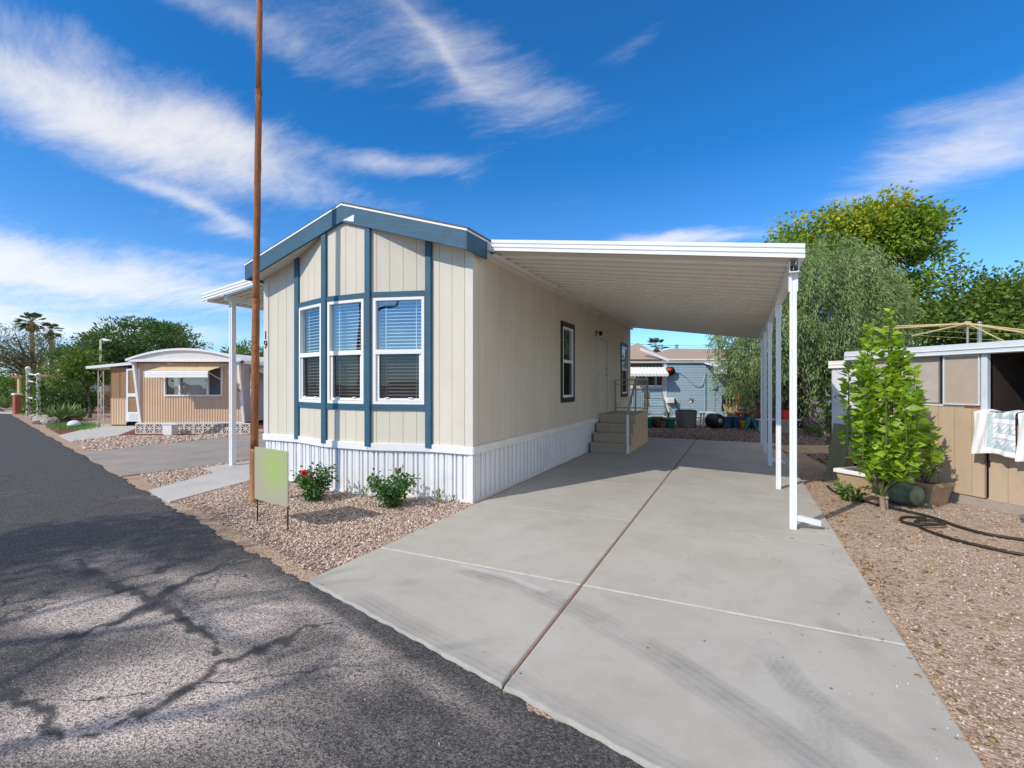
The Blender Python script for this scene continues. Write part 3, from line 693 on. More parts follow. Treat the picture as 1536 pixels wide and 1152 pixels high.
# ribbed skirting
def skirt(pts, parent, dp=1.):
    pat = [(0, 0), (.062, 0), (.064, .045), (.088, .045), (.092, 0), (.128, -.012), (.132, .03), (.152, .03), (.156, 0), (.224, 0), (.226, .045), (.250, .045), (.254, 0), (.288, -.012), (.30, 0)]
    for p0, p1 in zip(pts[:-1], pts[1:]):
        Mx = frame(p0, p1); L = math.dist(p0, p1); mb = MB(Mx); prof = []; s = 0
        while s < L:
            for a, y in pat[:-1]:
                if s + a < L: prof.append((s + a, y * dp))
            s += .30
        prof.append((L, 0))
        n = len(prof)
        mb.add([(a, y, -.03) for a, y in prof] + [(a, y, .66) for a, y in prof], [(i, i + 1, n + i + 1, n + i) for i in range(n - 1)])
        mb.build('skirting', skirt_white, parent)
        t = MB(Mx); t.box(0, -.012, -.03, L, -.002, .02); t.build('skirting_rail', white_trim, parent)
skirt(FP, home, .62); skirt([(HX1, HY0), (HX1, HY1)], home); skirt([(HX0, HY1), (HX0, HY0)], home)
v = MB(); v.bbox(HX1 - .05, HY0 - .02, -.03, HX1 + .02, HY0 + .045, .644, .004); v.build('skirting_corner', white_trim, home)
# roof: soffit slab, shingles, drip edge, fascia boards
RE = 2.13; RY0, RY1 = 5.36, 16.15
def gable(z_lo, z_hi, y0, y1, ext=0):
    e = RE + ext; ze = 4.05 - PITCH * e
    return MB().prism([(RX - e, y0, ze + z_lo), (RX, y0, 4.05 + z_lo), (RX + e, y0, ze + z_lo), (RX + e, y0, ze + z_hi), (RX, y0, 4.05 + z_hi), (RX - e, y0, ze + z_hi)], (0, y1 - y0, 0))
CY0 = 5.90
rf = gable(.0, .195, RY0 + .012, RY1, -.012).build('roof', cream_trim, home)
gable(.222, .25, RY0 - .015, RY1 + .02, .03).build('shingles', shingle, rf)
gable(.196, .221, RY0 - .034, RY1 + .03, .025).build('drip_edge', white_trim, rf)
for sx in (-1, 1):
    xe = RX + sx * RE; ze = 4.05 - PITCH * RE
    f = MB(); y0, y1 = RY0 - .028, RY0 + .010
    f.prism([(RX + sx * .0006, y0, 4.05 - .045), (xe, y0, ze - .045), (xe, y0, ze + .194), (RX + sx * .0006, y0, 4.05 + .194)], (0, y1 - y0, 0)); f.build('front_fascia', teal, rf)
    f = MB(); f.box(min(xe - sx * .012, xe + sx * .02), RY0 - .026, ze - .045, max(xe - sx * .012, xe + sx * .02), CY0 - .01 if sx > 0 else RY1, ze + .190)
    if sx > 0: f.box(xe - .012, CY0 - .0099, 3.475, xe + .02, RY1, ze + .190)
    f.build('eave_fascia', teal, rf)
f = MB(); f.prism([(RX + .03, RY0 - .0305, 4.05 - .03), (RX + .24, RY0 - .0305, 4.05 - .085), (RX + .25, RY0 - .0305, 4.05 + .02), (RX + .21, RY0 - .0305, 4.06)], (0, .002, 0))
f.build('bare_paint_patch', white_trim, rf)
# house number, one digit above the other on the left corner board
def glyph(txt, size, M, mt, parent, name, depth=.004):
    cu = bpy.data.curves.new(name, 'FONT'); cu.body = txt; cu.size = size; cu.extrude = depth; cu.align_x = 'CENTER'
    tmp = bpy.data.objects.new(name + '_tmp', cu); COL.objects.link(tmp)
    dg = bpy.context.evaluated_depsgraph_get(); me = bpy.data.meshes.new_from_object(tmp.evaluated_get(dg))
    bpy.data.objects.remove(tmp); bpy.data.curves.remove(cu)
    me.name = name; me.transform(M @ Matrix.Rotation(math.pi / 2, 4, 'X'))
    return link(name, me, mt, parent)
glyph('1', .19, Matrix.Translation((HX0 + .032, HY0 - .028, 2.375)), digit, home, 'house_number')
glyph('9', .19, Matrix.Translation((HX0 + .032, HY0 - .028, 2.215)), digit, home, 'house_number')

# ---------------------------------------------------------------- carport on the right
cp = thing('carport', (-1.3, 10, 0), 'long white aluminium carport roof on a row of slim posts over the concrete driveway', 'carport')
CX0, CX1, CY0, CY1 = -3.165, .62, 5.90, 16.0
ZL, ZR = 3.46, 2.93                                     # underside at the house and at the posts
sl = (ZR - ZL) / (CX1 - CX0)
def pans():
    ys = []; y = CY0 + .08
    while y < CY1 - .2:
        for a, z in ((0, 0), (.220, .0), (.224, -.028), (.266, -.030), (.270, 0)): ys.append((y + a, z))
        y += .276
    n = len(ys); V = []; F = []
    for k, dz in enumerate((0, .008)):
        for x in (CX0, CX1 - .06):
            V += [(x, q, ZL + sl * (x - CX0) + z + dz + .012) for q, z in ys]
        b = k * 2 * n
        F += [(b + i, b + n + i, b + n + i + 1, b + i + 1) if k else (b + i + 1, b + n + i + 1, b + n + i, b + i) for i in range(n - 1)]
    mb = MB(); mb.add(V, F); mb.m = [1 if (i % (n - 1)) % 5 in (1, 2, 3) else 0 for i in range(len(F))]; return mb
pans().build('roof_pans', [alu_under, mat('lit_rib_tint', (.86, .84, .79), .35, .03)], cp)  # rib faces tinted paler than the pans, painting the light they catch
gp = [(0, 0), (.012, 0), (.012, .045), (.0, .052), (0, .062), (.012, .069), (.012, .100), (0, .107), (0, .15), (.09, .15), (.09, .142), (.03, .142), (.03, 0)]
g = MB(); g.profx([(CY0 + y - .012, z) for y, z in gp][::-1], CX0 + .05, CX1, ZL + sl * .05, ZR); g.build('front_gutter', alu_white, cp)
g = MB(); g.prism([(CX0 - .03, CY0 - .005, ZL + .012), (CX0 + .05, CY0 - .005, ZL - .003), (CX0 + .045, CY0 - .005, ZL + .05), (CX0 + .02, CY0 - .005, ZL + .085), (CX0 - .03, CY0 - .005, ZL + .15)], (0, .10, 0)); g.build('gutter_end', alu_white, cp)
g = MB(); g.box(CX0, CY1 - .06, ZL - .01, CX0 + .02, CY1, ZL + .1)
g.hexa([(CX0 + .02, CY1 - .05, ZL - .01), (CX1, CY1 - .05, ZR - .01), (CX1, CY1, ZR - .01), (CX0 + .02, CY1, ZL - .01), (CX0 + .02, CY1 - .05, ZL + .13), (CX1, CY1 - .05, ZR + .13), (CX1, CY1, ZR + .13), (CX0 + .02, CY1, ZL + .13)])
g.build('rear_gutter', alu_white, cp)
g = MB(); g.box(CX1 - .055, CY0 + .08, ZR + .0, CX1 - .005, CY1 - .06, ZR + .14); g.build('side_gutter', alu_white, cp)
g = MB(); g.box(HX1 + .014, CY0 + .15, ZL - .075, HX1 + .05, CY1 - .1, ZL - .008); g.box(HX1 + .05, CY0 + .15, ZL - .030, CX0 + .05, CY1 - .1, ZL - .008)
g.build('ledger_channel', white_trim, cp)
g = MB(); g.box(.485, CY0 + .12, 2.815, .495, CY1 - .1, 2.945); g.box(.57, CY0 + .12, 2.815, .58, CY1 - .1, 2.94); g.box(.495, CY0 + .12, 2.815, .57, CY1 - .1, 2.825); g.build('beam', alu_white, cp)
for y in (6.13, 8.37, 10.65, 12.5, 14.42):
    p = MB(Matrix.Translation((.53, y, 0)))
    s_ = .033
    pr = [(-s_, -s_), (-.012, -s_), (-.008, -s_ + .008), (.008, -s_ + .008), (.012, -s_), (s_, -s_), (s_, -.012), (s_ - .008, -.008), (s_ - .008, .008), (s_, .012), (s_, s_), (.012, s_), (-.012, s_), (-s_, s_), (-s_, .012), (-s_ + .008, .008), (-s_ + .008, -.008), (-s_, -.012)]
    p.slab(pr, 0, 2.815)
    post = p.build('post', alu_white, cp)
    b = MB(Matrix.Translation((.53, y, 0))); b.box(-.045, -.036, 2.62, -.0335, .036, 2.80); b.box(.0335, -.036, 2.62, .045, .036, 2.8)
    b.build('bracket', alu_white, post)
for y in (6.13, 10.65):                                # downspout elbows at the feet of two posts
    d = MB(); d.hexa([(.566, y - .03, .10), (.80, y + .05, .045), (.80, y + .11, .045), (.566, y + .03, .10), (.566, y - .03, .16), (.80, y + .05, .10), (.80, y + .11, .10), (.566, y + .03, .16)])
    d.build('downspout', alu_white, cp)

# ---------------------------------------------------------------- side awning on the left
aw = thing('side_awning', (-8.5, 7, 0), 'narrow white patio awning on a post along the left side of the cream home', 'awning')
AX0, AX1, AY0, AY1 = -9.62, HX0 - .02, 5.95, 11.5
za, zb = 3.24, 3.52; s2 = (zb - za) / (AX1 - AX0)
mb = MB(); ys = []; y = AY0 + .08
while y < AY1:
    for a, z in ((0, 0), (.095, 0), (.103, .036), (.128, .036), (.136, 0)): ys.append((y + a, z))
    y += .152
n = len(ys); V = []
for x in (AX0 + .05, AX1): V += [(x, q, za + s2 * (x - AX0) + z + .012) for q, z in ys]
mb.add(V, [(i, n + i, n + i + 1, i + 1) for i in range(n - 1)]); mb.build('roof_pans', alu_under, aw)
g = MB(); g.profx([(AY0 + y - .012, z) for y, z in gp][::-1], AX0, AX1, za, zb); g.build('front_gutter', alu_white, aw)
g = MB(); g.box(AX0, AY0 + .08, za, AX0 + .06, AY1, za + .15); g.build('side_gutter', alu_white, aw)
g = MB(); g.box(-9.10, AY0 + .1, za - .01, -9.02, AY1, za + .10); g.build('beam', alu_white, aw)
g = MB(Matrix.Translation((-9.06, 6.20, 0))); g.slab([(x * 1.35, y * 1.35) for x, y in pr], -.01, za - .01); g.build('post', alu_white, aw)
g = MB(Matrix.Translation((-9.06, 9.6, 0))); g.slab([(x * 1.35, y * 1.35) for x, y in pr], -.01, za - .01); g.build('post', alu_white, aw)

# ---------------------------------------------------------------- entry steps
es = thing('entry_steps', (-2.8, 12.4, 0), 'tan entry steps with a landing and metal handrail at the side door', 'steps')
SX0, SX1 = -3.225, -2.33; ST = [(11.10, .21), (11.38, .42), (11.66, .63), (11.94, .84)]
for i, (y, z) in enumerate(ST[:-1]):
    t = MB(); t.bbox(SX0, y - .015, z - .045, SX1, y + .29, z, .006); t.build('tread', step_tan, es)
    t = MB(); t.box(SX0 + .01, y + .01, z - .21 if i else 0, SX1 - .005, y + .03, z - .0455); t.build('riser', step_tan, es)
t = MB(); t.bbox(SX0, 11.925, .795, SX1, 13.66, .84, .006); t.build('landing', step_tan, es)
t = MB(); t.box(SX0 + .01, 11.95, .63, SX1 - .005, 11.97, .7945); t.build('riser', step_tan, es)
t = MB(); t.prism([(SX1, 11.12, 0), (SX1, 13.64, 0), (SX1, 13.64, .794), (SX1, 11.96, .794), (SX1, 11.96, .585), (SX1, 11.68, .585), (SX1, 11.68, .375), (SX1, 11.40, .375), (SX1, 11.40, .165), (SX1, 11.12, .165)], (.018, 0, 0)); t.build('side_panel', step_tan, es)
t = MB(); t.box(SX1 - .02, 11.06, 0, SX1 + .03, 11.098, .90); t.build('newel_post', white_trim, es)
for q in ((SX1 - .01, 11.96), (SX1 - .01, 13.62), (SX0, 13.62)):
    t = MB(); t.box(q[0], q[1], .84, q[0] + .04, q[1] + .04, 1.70); t.build('newel_post', rail_tan, es)
t = MB(); t.hexa([(SX1 - .012, 11.06, .90), (SX1 + .032, 11.06, .90), (SX1 + .032, 11.98, 1.70), (SX1 - .012, 11.98, 1.70), (SX1 - .012, 11.06, .95), (SX1 + .032, 11.06, .95), (SX1 + .032, 11.98, 1.75), (SX1 - .012, 11.98, 1.75)])
t.box(SX1 - .012, 12.0, 1.70, SX1 + .032, 13.66, 1.74); t.box(SX0, 13.62, 1.7005, SX1 - .0125, 13.655, 1.735); t.box(SX0, 13.63, 1.58, SX1 - .0125, 13.65, 1.60); t.box(SX0, 13.63, .92, SX1 - .0125, 13.65, .945); t.box(SX1, 12.0, .90, SX1 + .02, 13.62, .925)
t.build('handrail', rail_tan, es)
for k in range(5):
    y = 12.27 + k * .28
    t = MB(); t.box(SX1 + .002, y, .926, SX1 + .018, y + .016, 1.70); t.build('baluster', rail_tan, es)
for k in range(3):
    y = 11.27 + k * .24; z = .95 + (y - 11.06) * .87
    t = MB(); t.box(SX1 + .002, y, ST[k][1], SX1 + .018, y + .016, z - .02); t.build('baluster', rail_tan, es)

# ---------------------------------------------------------------- pole, yard sign
pole = thing('utility_pole', (-5.99, 4.4, 0), 'tall thin rust brown pole in the gravel by the front corner of the cream home', 'pole')
def pp(z): return (-5.99 + .0115 * z, 4.4 + .005 * z, z)
for z0, z1, r0, r1, mt in ((-.2, .72, .056, .054, rust_light), (.72, 2.72, .051, .049, rust), (2.72, 5.57, .044, .042, rust), (5.57, 9.2, .038, .034, rust)):
    k = 14; zs = [z0 + (z1 - z0) * i / k for i in range(k + 1)]
    m_ = MB(); m_.tube([(pp(z)[0] + rnd.uniform(-.002, .002), pp(z)[1] + rnd.uniform(-.002, .002), z) for z in zs], [r0 + (r1 - r0) * i / k + rnd.uniform(-.002, .002) for i in range(k + 1)], 14)
    m_.build('pole_section', mt, pole, True)
for z, r in ((2.72, .053), (5.57, .047)):
    m_ = MB(); m_.tube([pp(z - .035), pp(z - .03), pp(z + .03), pp(z + .035)], [r - .006, r, r, r - .006], 14); m_.build('collar', rust, pole)
m_ = MB()
for k in range(11):
    z = 1.42 + k * .028; a0 = math.radians(-155 + rnd.uniform(-10, 8)); a1 = math.radians(-108 + rnd.uniform(-14, 12)); c = pp(z); vs = []
    for zz in (z, z + .027):
        for i in range(5):
            a = a0 + (a1 - a0) * i / 4; vs.append((c[0] + 0.0535 * math.cos(a), c[1] + 0.0535 * math.sin(a), zz))
    m_.add(vs, [(i, i + 1, i + 6, i + 5) for i in range(4)])
m_.build('peeling_notice', paper, pole)
def sign_mat():
    m, nt, out, N = nodes('green_print')
    tc = N('ShaderNodeTexCoord'); sp = N('ShaderNodeSeparateXYZ', {0: tc.outputs['Generated']})
    n = N('ShaderNodeTexNoise', {'Vector': tc.outputs['Generated'], 'Scale': 1.6, 'Detail': 1.})
    dx = N('ShaderNodeMath', {0: sp.outputs[0], 1: .62}, operation='SUBTRACT'); dz = N('ShaderNodeMath', {0: sp.outputs[2], 1: .66}, operation='SUBTRACT')
    q = N('ShaderNodeMath', {0: dx.outputs[0], 1: dx.outputs[0]}, operation='MULTIPLY'); q2 = N('ShaderNodeMath', {0: dz.outputs[0], 1: dz.outputs[0], 2: q.outputs[0]}, operation='MULTIPLY_ADD')
    r = N('ShaderNodeMath', {0: q2.outputs[0], 1: .5}, operation='POWER')
    r2 = N('ShaderNodeMath', {0: n.outputs['Fac'], 1: .25, 2: r.outputs[0]}, operation='MULTIPLY_ADD')
    rp = N('ShaderNodeValToRGB', {'Fac': r2.outputs[0]}); ramp(rp, [(.1, (.36, .47, .13)), (.4, (.38, .42, .18)), (.75, (.40, .365, .26))])
    b = N('ShaderNodeBsdfPrincipled', {'Base Color': rp.outputs[0], 'Roughness': .5})
    nt.links.new(b.outputs[0], out.inputs[0]); return m
sg = thing('yard_sign', (-4.83, 3.76, 0), 'blank green and tan yard sign on two black wire stakes in the pink gravel', 'sign')
Ms = frame((-5.14, 3.81), (-4.51, 3.71)); Ls = .638
s_ = MB(Ms); s_.bbox(-.03, -.006, .25, Ls + .03, .006, .86, .002); s_.build('sign_panel', sign_mat(), sg)
for x in (.0, Ls):
    s_ = MB(Ms); s_.tube([(x, .014, -.1), (x, .014, .50)], .008, 8); s_.build('stake', black_metal, sg)
# ---------------------------------------------------------------- foliage helpers
def unit(a): return a / (np.linalg.norm(a, axis=-1, keepdims=True) + 1e-9)
def leaf_mesh(name, P, A, L, W, mt, parent, fold=0., loc=None):
    n = len(P); A = unit(A)
    B = unit(np.cross(A, rng.normal(size=(n, 3)))); C = np.cross(A, B)
    L = np.broadcast_to(np.asarray(L, float), (n,))[:, None]; W = np.broadcast_to(np.asarray(W, float), (n,))[:, None]
    if fold:
        V = np.stack([P, P + A * L * .45 + B * W / 2 + C * W * fold, P + A * L - C * L * .12, P + A * L * .45 - B * W / 2 + C * W * fold, P + A * L * .5], 1)
        F = np.array([(0, 1, 4), (1, 2, 4), (2, 3, 4), (3, 0, 4)])[None] + (np.arange(n) * 5)[:, None, None]
        return np_mesh(name, V.reshape(-1, 3), F.reshape(-1, 3), mt, parent, loc=loc)
    V = np.stack([P, P + A * L * .5 + B * W / 2, P + A * L, P + A * L * .5 - B * W / 2], 1)
    F = np.arange(n * 4).reshape(n, 4)
    return np_mesh(name, V.reshape(-1, 3), F, mt, parent, loc=loc)
def clumps(ells, nsub, shell=.5):
    E = np.array(ells, float); w = (E[:, 3] * E[:, 4] * E[:, 5]) ** .67; w /= w.sum()
    i = rng.choice(len(E), nsub, p=w)
    d = unit(rng.normal(size=(nsub, 3))); r = shell + (1 - shell) * rng.random((nsub, 1)) ** .6
    return E[i, :3] + d * r * E[i, 3:6], unit(d * np.array([1, 1, 1.])), i
def crown(name, ells, nsub, nleaf, sub, L, W, mt, parent, droop=0., shell=.5, flat=.6):
    C, D, _ = clumps(ells, nsub, shell)
    rs = sub * rng.uniform(.5, 1.35, nsub)
    k = rng.choice(nsub, nleaf, p=rs ** 2 / (rs ** 2).sum())
    off = np.clip(rng.normal(size=(nleaf, 3)), -1.7, 1.7) * np.array([1, 1, flat]); off *= (rs[k] * .55)[:, None]
    P = C[k] + off
    A = unit(off) * .8 + rng.normal(size=(nleaf, 3)) * .6 + D[k] * .4; A[:, 2] -= droop
    leaf_mesh(name, P, A, L * rng.uniform(.6, 1.25, nleaf), W * rng.uniform(.6, 1.25, nleaf), mt, parent)
    return C
def trunk(parent, base, top, r0, r1, tips, name='trunk', mt=None, n=8, lean=.12):
    mb = MB(); b = Vector(base); t = Vector(top); k = 7; pts = []
    for i in range(k + 1):
        f = i / k; p = b.lerp(t, f); wv = r0 * 1.5 * math.sin(math.pi * f)
        pts.append(p + Vector((rnd.uniform(-wv, wv), rnd.uniform(-wv, wv), 0)))
    rr = [r0 * (1.5 if i == 0 else 1) + (r1 - r0) * i / k for i in range(k + 1)]
    mb.tube(pts, rr, n)
    for q in tips:
        q = Vector(q); f = rnd.uniform(.45, .95); s = pts[int(f * k)]; d = (q - s).length
        mid = s.lerp(q, .5) + Vector((rnd.uniform(-1, 1), rnd.uniform(-1, 1), rnd.uniform(0, 1))) * d * lean
        rs = max(.012, r0 * (1 - f) + r1 * f) * .62
        mb.tube([s, s.lerp(mid, .5) + Vector((0, 0, d * .02)), mid, mid.lerp(q, .5), q], [rs, rs * .8, rs * .6, rs * .42, rs * .22], 6)
    return mb.build(name, mt or bark, parent, True)
def tree(name, label, x, y, ells, nsub, nleaf, sub, L, W, mt, r0=.2, group=None, droop=0., shell=.5, ntips=26, fork=.35, cat='tree', flat=.6):
    """ellipsoids are relative to the foot of the trunk"""
    t = thing(name, (x, y, -.03), label, cat, group)
    E = [(x + e[0], y + e[1], e[2], e[3], e[4], e[5]) for e in ells]
    C = crown('crown', E, nsub, nleaf, sub, L, W, mt, t, droop, shell, flat)
    cz = sum(e[2] for e in ells) / len(ells); tx = sum(e[0] for e in ells) / len(ells); ty = sum(e[1] for e in ells) / len(ells)
    sel = rng.choice(len(C), min(ntips, len(C)), replace=False)
    trunk(t, (x, y, -.1), (x + tx * .8, y + ty * .8, cz * (.75 + fork)), r0, r0 * .3, [tuple(C[i]) for i in sel])
    return t
def vw(px, zc, ells):                # ellipsoid offsets given along the view axes -> lot axes
    return [(CA * e[0] - SA * e[1], SA * e[0] + CA * e[1]) + tuple(e[2:]) for e in ells]

# weeping grey-green acacia beside the end of the driveway
def weeping():
    zc = 17.2; x, y = lot(1218, zc)
    t = thing('weeping_acacia', (x, y, -.03), 'large grey green weeping acacia hanging to the ground behind the carport posts', 'tree', 'trees on the right')
    ells = vw(0, 0, [(-.2, 0, 4.6, 2.9, 2.6, 2.0), (1.0, .2, 3.9, 2.1, 2.3, 2.3), (-1.9, -.2, 3.7, 1.6, 1.8, 1.7), (-1.4, 0, 5.5, 2.0, 1.9, 1.0), (.6, -.4, 2.6, 1.9, 2., 1.9), (-2.3, -.1, 2.2, 1.0, 1.3, 1.2), (.5, .2, 5.8, 2.0, 1.8, 1.2), (1.9, 0, 2.5, 1.4, 1.5, 1.8)])
    E = np.array([(x + e[0], y + e[1]) + tuple(e[2:]) for e in ells])
    ns = 2100
    C, D, _ = clumps(E, ns, .62)
    ln = rng.uniform(.35, 1.15, ns); per = 42
    f = rng.random((ns, per)); out = D[:, None, :] * np.array([1, 1, .35])
    P = C[:, None, :] + out * (f ** .7 * .38)[..., None] * ln[:, None, None] + np.array([0, 0, -1.]) * (f ** 1.5 * ln[:, None])[..., None]
    P = P + rng.normal(size=P.shape) * .075
    P[..., 2] = np.maximum(P[..., 2], .12 + rng.random(P.shape[:2]) * .3)
    A = D[:, None, :] * .6 + rng.normal(size=P.shape) * .50; A[..., 2] -= .65 + f * .6
    leaf_mesh('crown', P.reshape(-1, 3), A.reshape(-1, 3), rng.uniform(.10, .22, ns * per), rng.uniform(.020, .038, ns * per), leaf_willow, t)
    sel = rng.choice(ns, 30, replace=False)
    trunk(t, (x, y, -.1), (x, y, 4.2), .24, .10, [tuple(C[i]) for i in sel])
weeping()
zc = 22.; x, y = lot(1288, zc)
t = tree('tall_tree', 'tall yellow green broadleaf tree rising behind the weeping acacia', x, y, vw(0, 0, [(1.1, 0, 7.2, 2.1, 2., 2.6), (-.9, 0, 8.1, 2.2, 2.0, 1.3), (2.0, .2, 8.4, 1.5, 1.6, 1.5), (.9, 0, 9.0, 1.7, 1.6, .9), (1.2, .3, 5.2, 1.4, 1.5, 1.7), (-2.6, 0, 7.9, 1.5, 1.5, 1.0)]), 250, 24000, .62, .23, .12, leaf_yellow, .28, 'trees on the right', .35, .45)
C = crown('golden_tips', [(x + e[0], y + e[1]) + tuple(e[2:]) for e in vw(0, 0, [(-1.6, -.6, 8.6, 2.3, 1.6, .75), (.4, -.9, 9.5, 1.0, .9, .4)])], 50, 1700, .45, .2, .11, leaf_gold, t, .3, .6)
zc = 19.5; x, y = lot(1475, zc)
tree('dark_tree', 'dark green spreading tree behind the tan shed and the clothesline', x, y, vw(0, 0, [(.2, 0, 4.3, 2.6, 2.2, 2.0), (1.6, 0, 4.9, 2.0, 2, 1.5), (-1.5, .4, 3.5, 1.6, 1.7, 1.7), (0, -.3, 2.6, 2.6, 1.8, 1.6), (3.2, 0, 4.2, 2.2, 2, 2.2)]), 330, 25000, .55, .22, .11, leaf_dark, .24, 'trees on the right', .25, .4)
zc = 24.; x, y = lot(1180, zc)
tree('hedge_tree', 'bushy dark tree filling the gap behind the weeping acacia', x, y, vw(0, 0, [(0, 0, 2.4, 2.6, 1.5, 2.3), (4.0, 0, 2.4, 2.8, 1.5, 2.3)]), 120, 8000, .6, .26, .13, leaf_dark, .2, 'trees on the right')

# trees and palms on the left, along the street
zc = 31.; x, y = lot(210, zc)
tree('mesquite_tree', 'broad dark green mesquite rising behind the tan trailer roof', x, y, vw(0, 0, [(-.2, 0, 4.2, 2.8, 2.4, 1.6), (1.6, 0, 4.2, 2.0, 2, 1.2), (-2.0, 0, 3.5, 2.2, 2, 1.3), (.4, 0, 5.1, 1.7, 1.6, .65), (-3.6, 0, 2.8, 1.6, 1.5, 1.1)]), 300, 19000, .55, .26, .085, leaf_mesq, .25, 'trees along the street', -.2, .45, flat=.4)
zc = 37.; x, y = lot(55, zc)
tree('olive_tree', 'sparse dry olive toned tree at the far left end of the street', x, y, vw(0, 0, [(-1.6, 0, 4.3, 2.6, 2.4, 1.8), (.9, 0, 3.9, 2.1, 2, 1.7), (-3.4, 0, 3.6, 1.8, 2, 1.6), (2.4, 0, 3.2, 1.6, 1.6, 1.3)]), 260, 8500, .6, .24, .06, leaf_olive, .22, 'trees along the street', -.2, .35, 50, flat=.5)
zc = 23.; x, y = lot(134, zc)
tree('small_yard_tree', 'small fresh green tree with several stems beside the tan trailer porch', x, y, vw(0, 0, [(-.3, 0, 2.5, .9, .9, .75), (-.9, 0, 2.0, .8, .8, .6), (.1, .2, 2.0, .7, .7, .6)]), 90, 5200, .3, .17, .07, leaf_dark, .07, 'trees along the street', .2, .4)
zc = 33.; x, y = lot(373, zc)
tree('distant_tree', 'dark tree top seen between the awning post and the rusty pole', x, y, vw(0, 0, [(0, 0, 3.0, 1.6, 1.4, 1.3)]), 50, 2600, .5, .26, .1, leaf_dark, .14, 'trees along the street')
for k, (px, zc, w_, h_, lb, mt_) in enumerate([(12, 34., 2.2, 2.0, 'dark green hedge shrub at the far left edge beyond the red post', leaf_dark), (92, 26., 1.9, 2.1, 'rounded leafy shrub behind the white trellis posts', leaf_mesq), (70, 31., 2.4, 2.5, 'tall dark shrub behind the trellis arch', leaf_dark), (122, 27.5, 1.4, 1.5, 'loose green shrub in front of the pink brick house', leaf_mesq), (35, 45., 3.2, 2.6, 'far olive shrub where the street ends', leaf_olive), (-25, 40., 3., 3., 'far green shrub left of the street end', leaf_mesq)]):
    x, y = lot(px, zc)
    tree('shrub', lb, x, y, [(0, 0, h_ * .52, w_ * .5, w_ * .5, h_ * .48)], 60, 2600, .38, .2, .09, mt_, .06, 'shrubs along the street', 0, .45, 10, cat='shrub')
def palm(label, px, zc, h, r, n=40):
    x, y = lot(px, zc)
    t = thing('palm_tree', (x, y, -.03), label, 'palm', 'fan palms in the distance')
    m = MB(); k = 10
    m.tube([(x + .15 * math.sin(i * .4), y, h * i / k) for i in range(k + 1)], [.30 - .012 * i for i in range(k)] + [.26], 10); m.build('trunk', palm_bark, t, True)
    hx = x + .15 * math.sin(4.)
    m = MB()
    for i in range(n):
        a = rnd.uniform(0, 6.283); el = rnd.uniform(-.9, 1.25); c = Vector((hx, y, h))
        d = Vector((math.cos(a) * math.cos(el), math.sin(a) * math.cos(el), math.sin(el)))
        s = d.cross(Vector((0, 0, 1))).normalized(); u = s.cross(d)
        e = c + d * r * rnd.uniform(.45, .6)
        m.hexa([c - s * .02, c + s * .02, c + s * .02 + u * .02, c - s * .02 + u * .02, e - s * .02, e + s * .02, e + s * .02 + u * .02, e - s * .02 + u * .02])
        for j in range(-6, 7):
            b = j * .17; q = d * math.cos(b) + s * math.sin(b); l = r * .52 * (1 - abs(j) * .045)
            tip = e + q * l + Vector((0, 0, -.18 * l * rnd.uniform(.5, 1.6))); wv = (d * -math.sin(b) + s * math.cos(b)) * r * .05
            m.add([e, e + q * l * .55 + wv, tip, e + q * l * .55 - wv], [(0, 1, 2, 3)])
    m.build('crown', leaf_palm, t)
    m = MB()
    for i in range(30):
        a = rnd.uniform(0, 6.283); c = Vector((hx + .26 * math.cos(a), y + .26 * math.sin(a), h - .1)); l = rnd.uniform(.5, 1.1); o = Vector((math.cos(a), math.sin(a), 0)) * .3
        sd = Vector((-math.sin(a), math.cos(a), 0)) * .12
        m.add([c, c + o + sd - Vector((0, 0, l * .5)), c + o * .8 - Vector((0, 0, l)), c + o - sd - Vector((0, 0, l * .5))], [(0, 1, 2, 3)])
    m.build('dead_skirt', palm_bark, t)
palm('taller fan palm with a thick shaggy head, left of its pair', 48, 52., 8.3, 1.35)
palm('shorter thin fan palm, right of its pair behind the olive tree', 77, 54., 7.5, 1.25, 26)
palm('fan palm top peeking over the far tan tiled roof', 986, 60., 6.1, 1.6, 24)

# rose bushes in the front bed
def rose(x, y, w, h, label, blooms):
    t = thing('rose_bush', (x, y, -.02), label, 'shrub', 'rose bushes in the front bed')
    m = MB(); tips = []
    for i in range(16):
        a = rnd.uniform(0, 6.283); q = rnd.uniform(.25, 1) ** .7
        e = Vector((x + w / 2 * q * math.cos(a), y + w / 2 * q * math.sin(a), h * rnd.uniform(.62, 1.0) * (1.08 - .35 * q)))
        b = Vector((x + rnd.uniform(-.03, .03), y + rnd.uniform(-.03, .03), -.04)); mid = b.lerp(e, .5) + Vector((0, 0, h * .1))
        m.tube([b, mid, e], [.006, .005, .003], 5); tips.append((b, mid, e))
    m.build('stems', leaf_rose, t)
    n = 1150; P = []; A = []
    for i in range(n):
        b, mid, e = rnd.choice(tips); f = rnd.uniform(.10, 1.03)
        p = b.lerp(mid, f * 2) if f < .5 else mid.lerp(e, f * 2 - 1)
        o = Vector((rnd.gauss(0, 1), rnd.gauss(0, 1), rnd.gauss(.1, .6))).normalized()
        P.append(p + o * rnd.uniform(0, .10)); A.append(o + Vector((0, 0, -.25)))
    leaf_mesh('foliage', np.array(P), np.array(A), rng.uniform(.04, .075, n), rng.uniform(.025, .042, n), leaf_rose, t, .18)
    for (dx, dy, z, r, mt_) in blooms:
        P = []; A = []
        for i in range(26):
            d = Vector((rnd.gauss(0, 1), rnd.gauss(0, 1), rnd.gauss(.5, .7))).normalized(); P.append(Vector((x + dx, y + dy, z))); A.append(d)
        leaf_mesh('bloom', np.array(P), np.array(A), r, r * .8, mt_, t, .1)
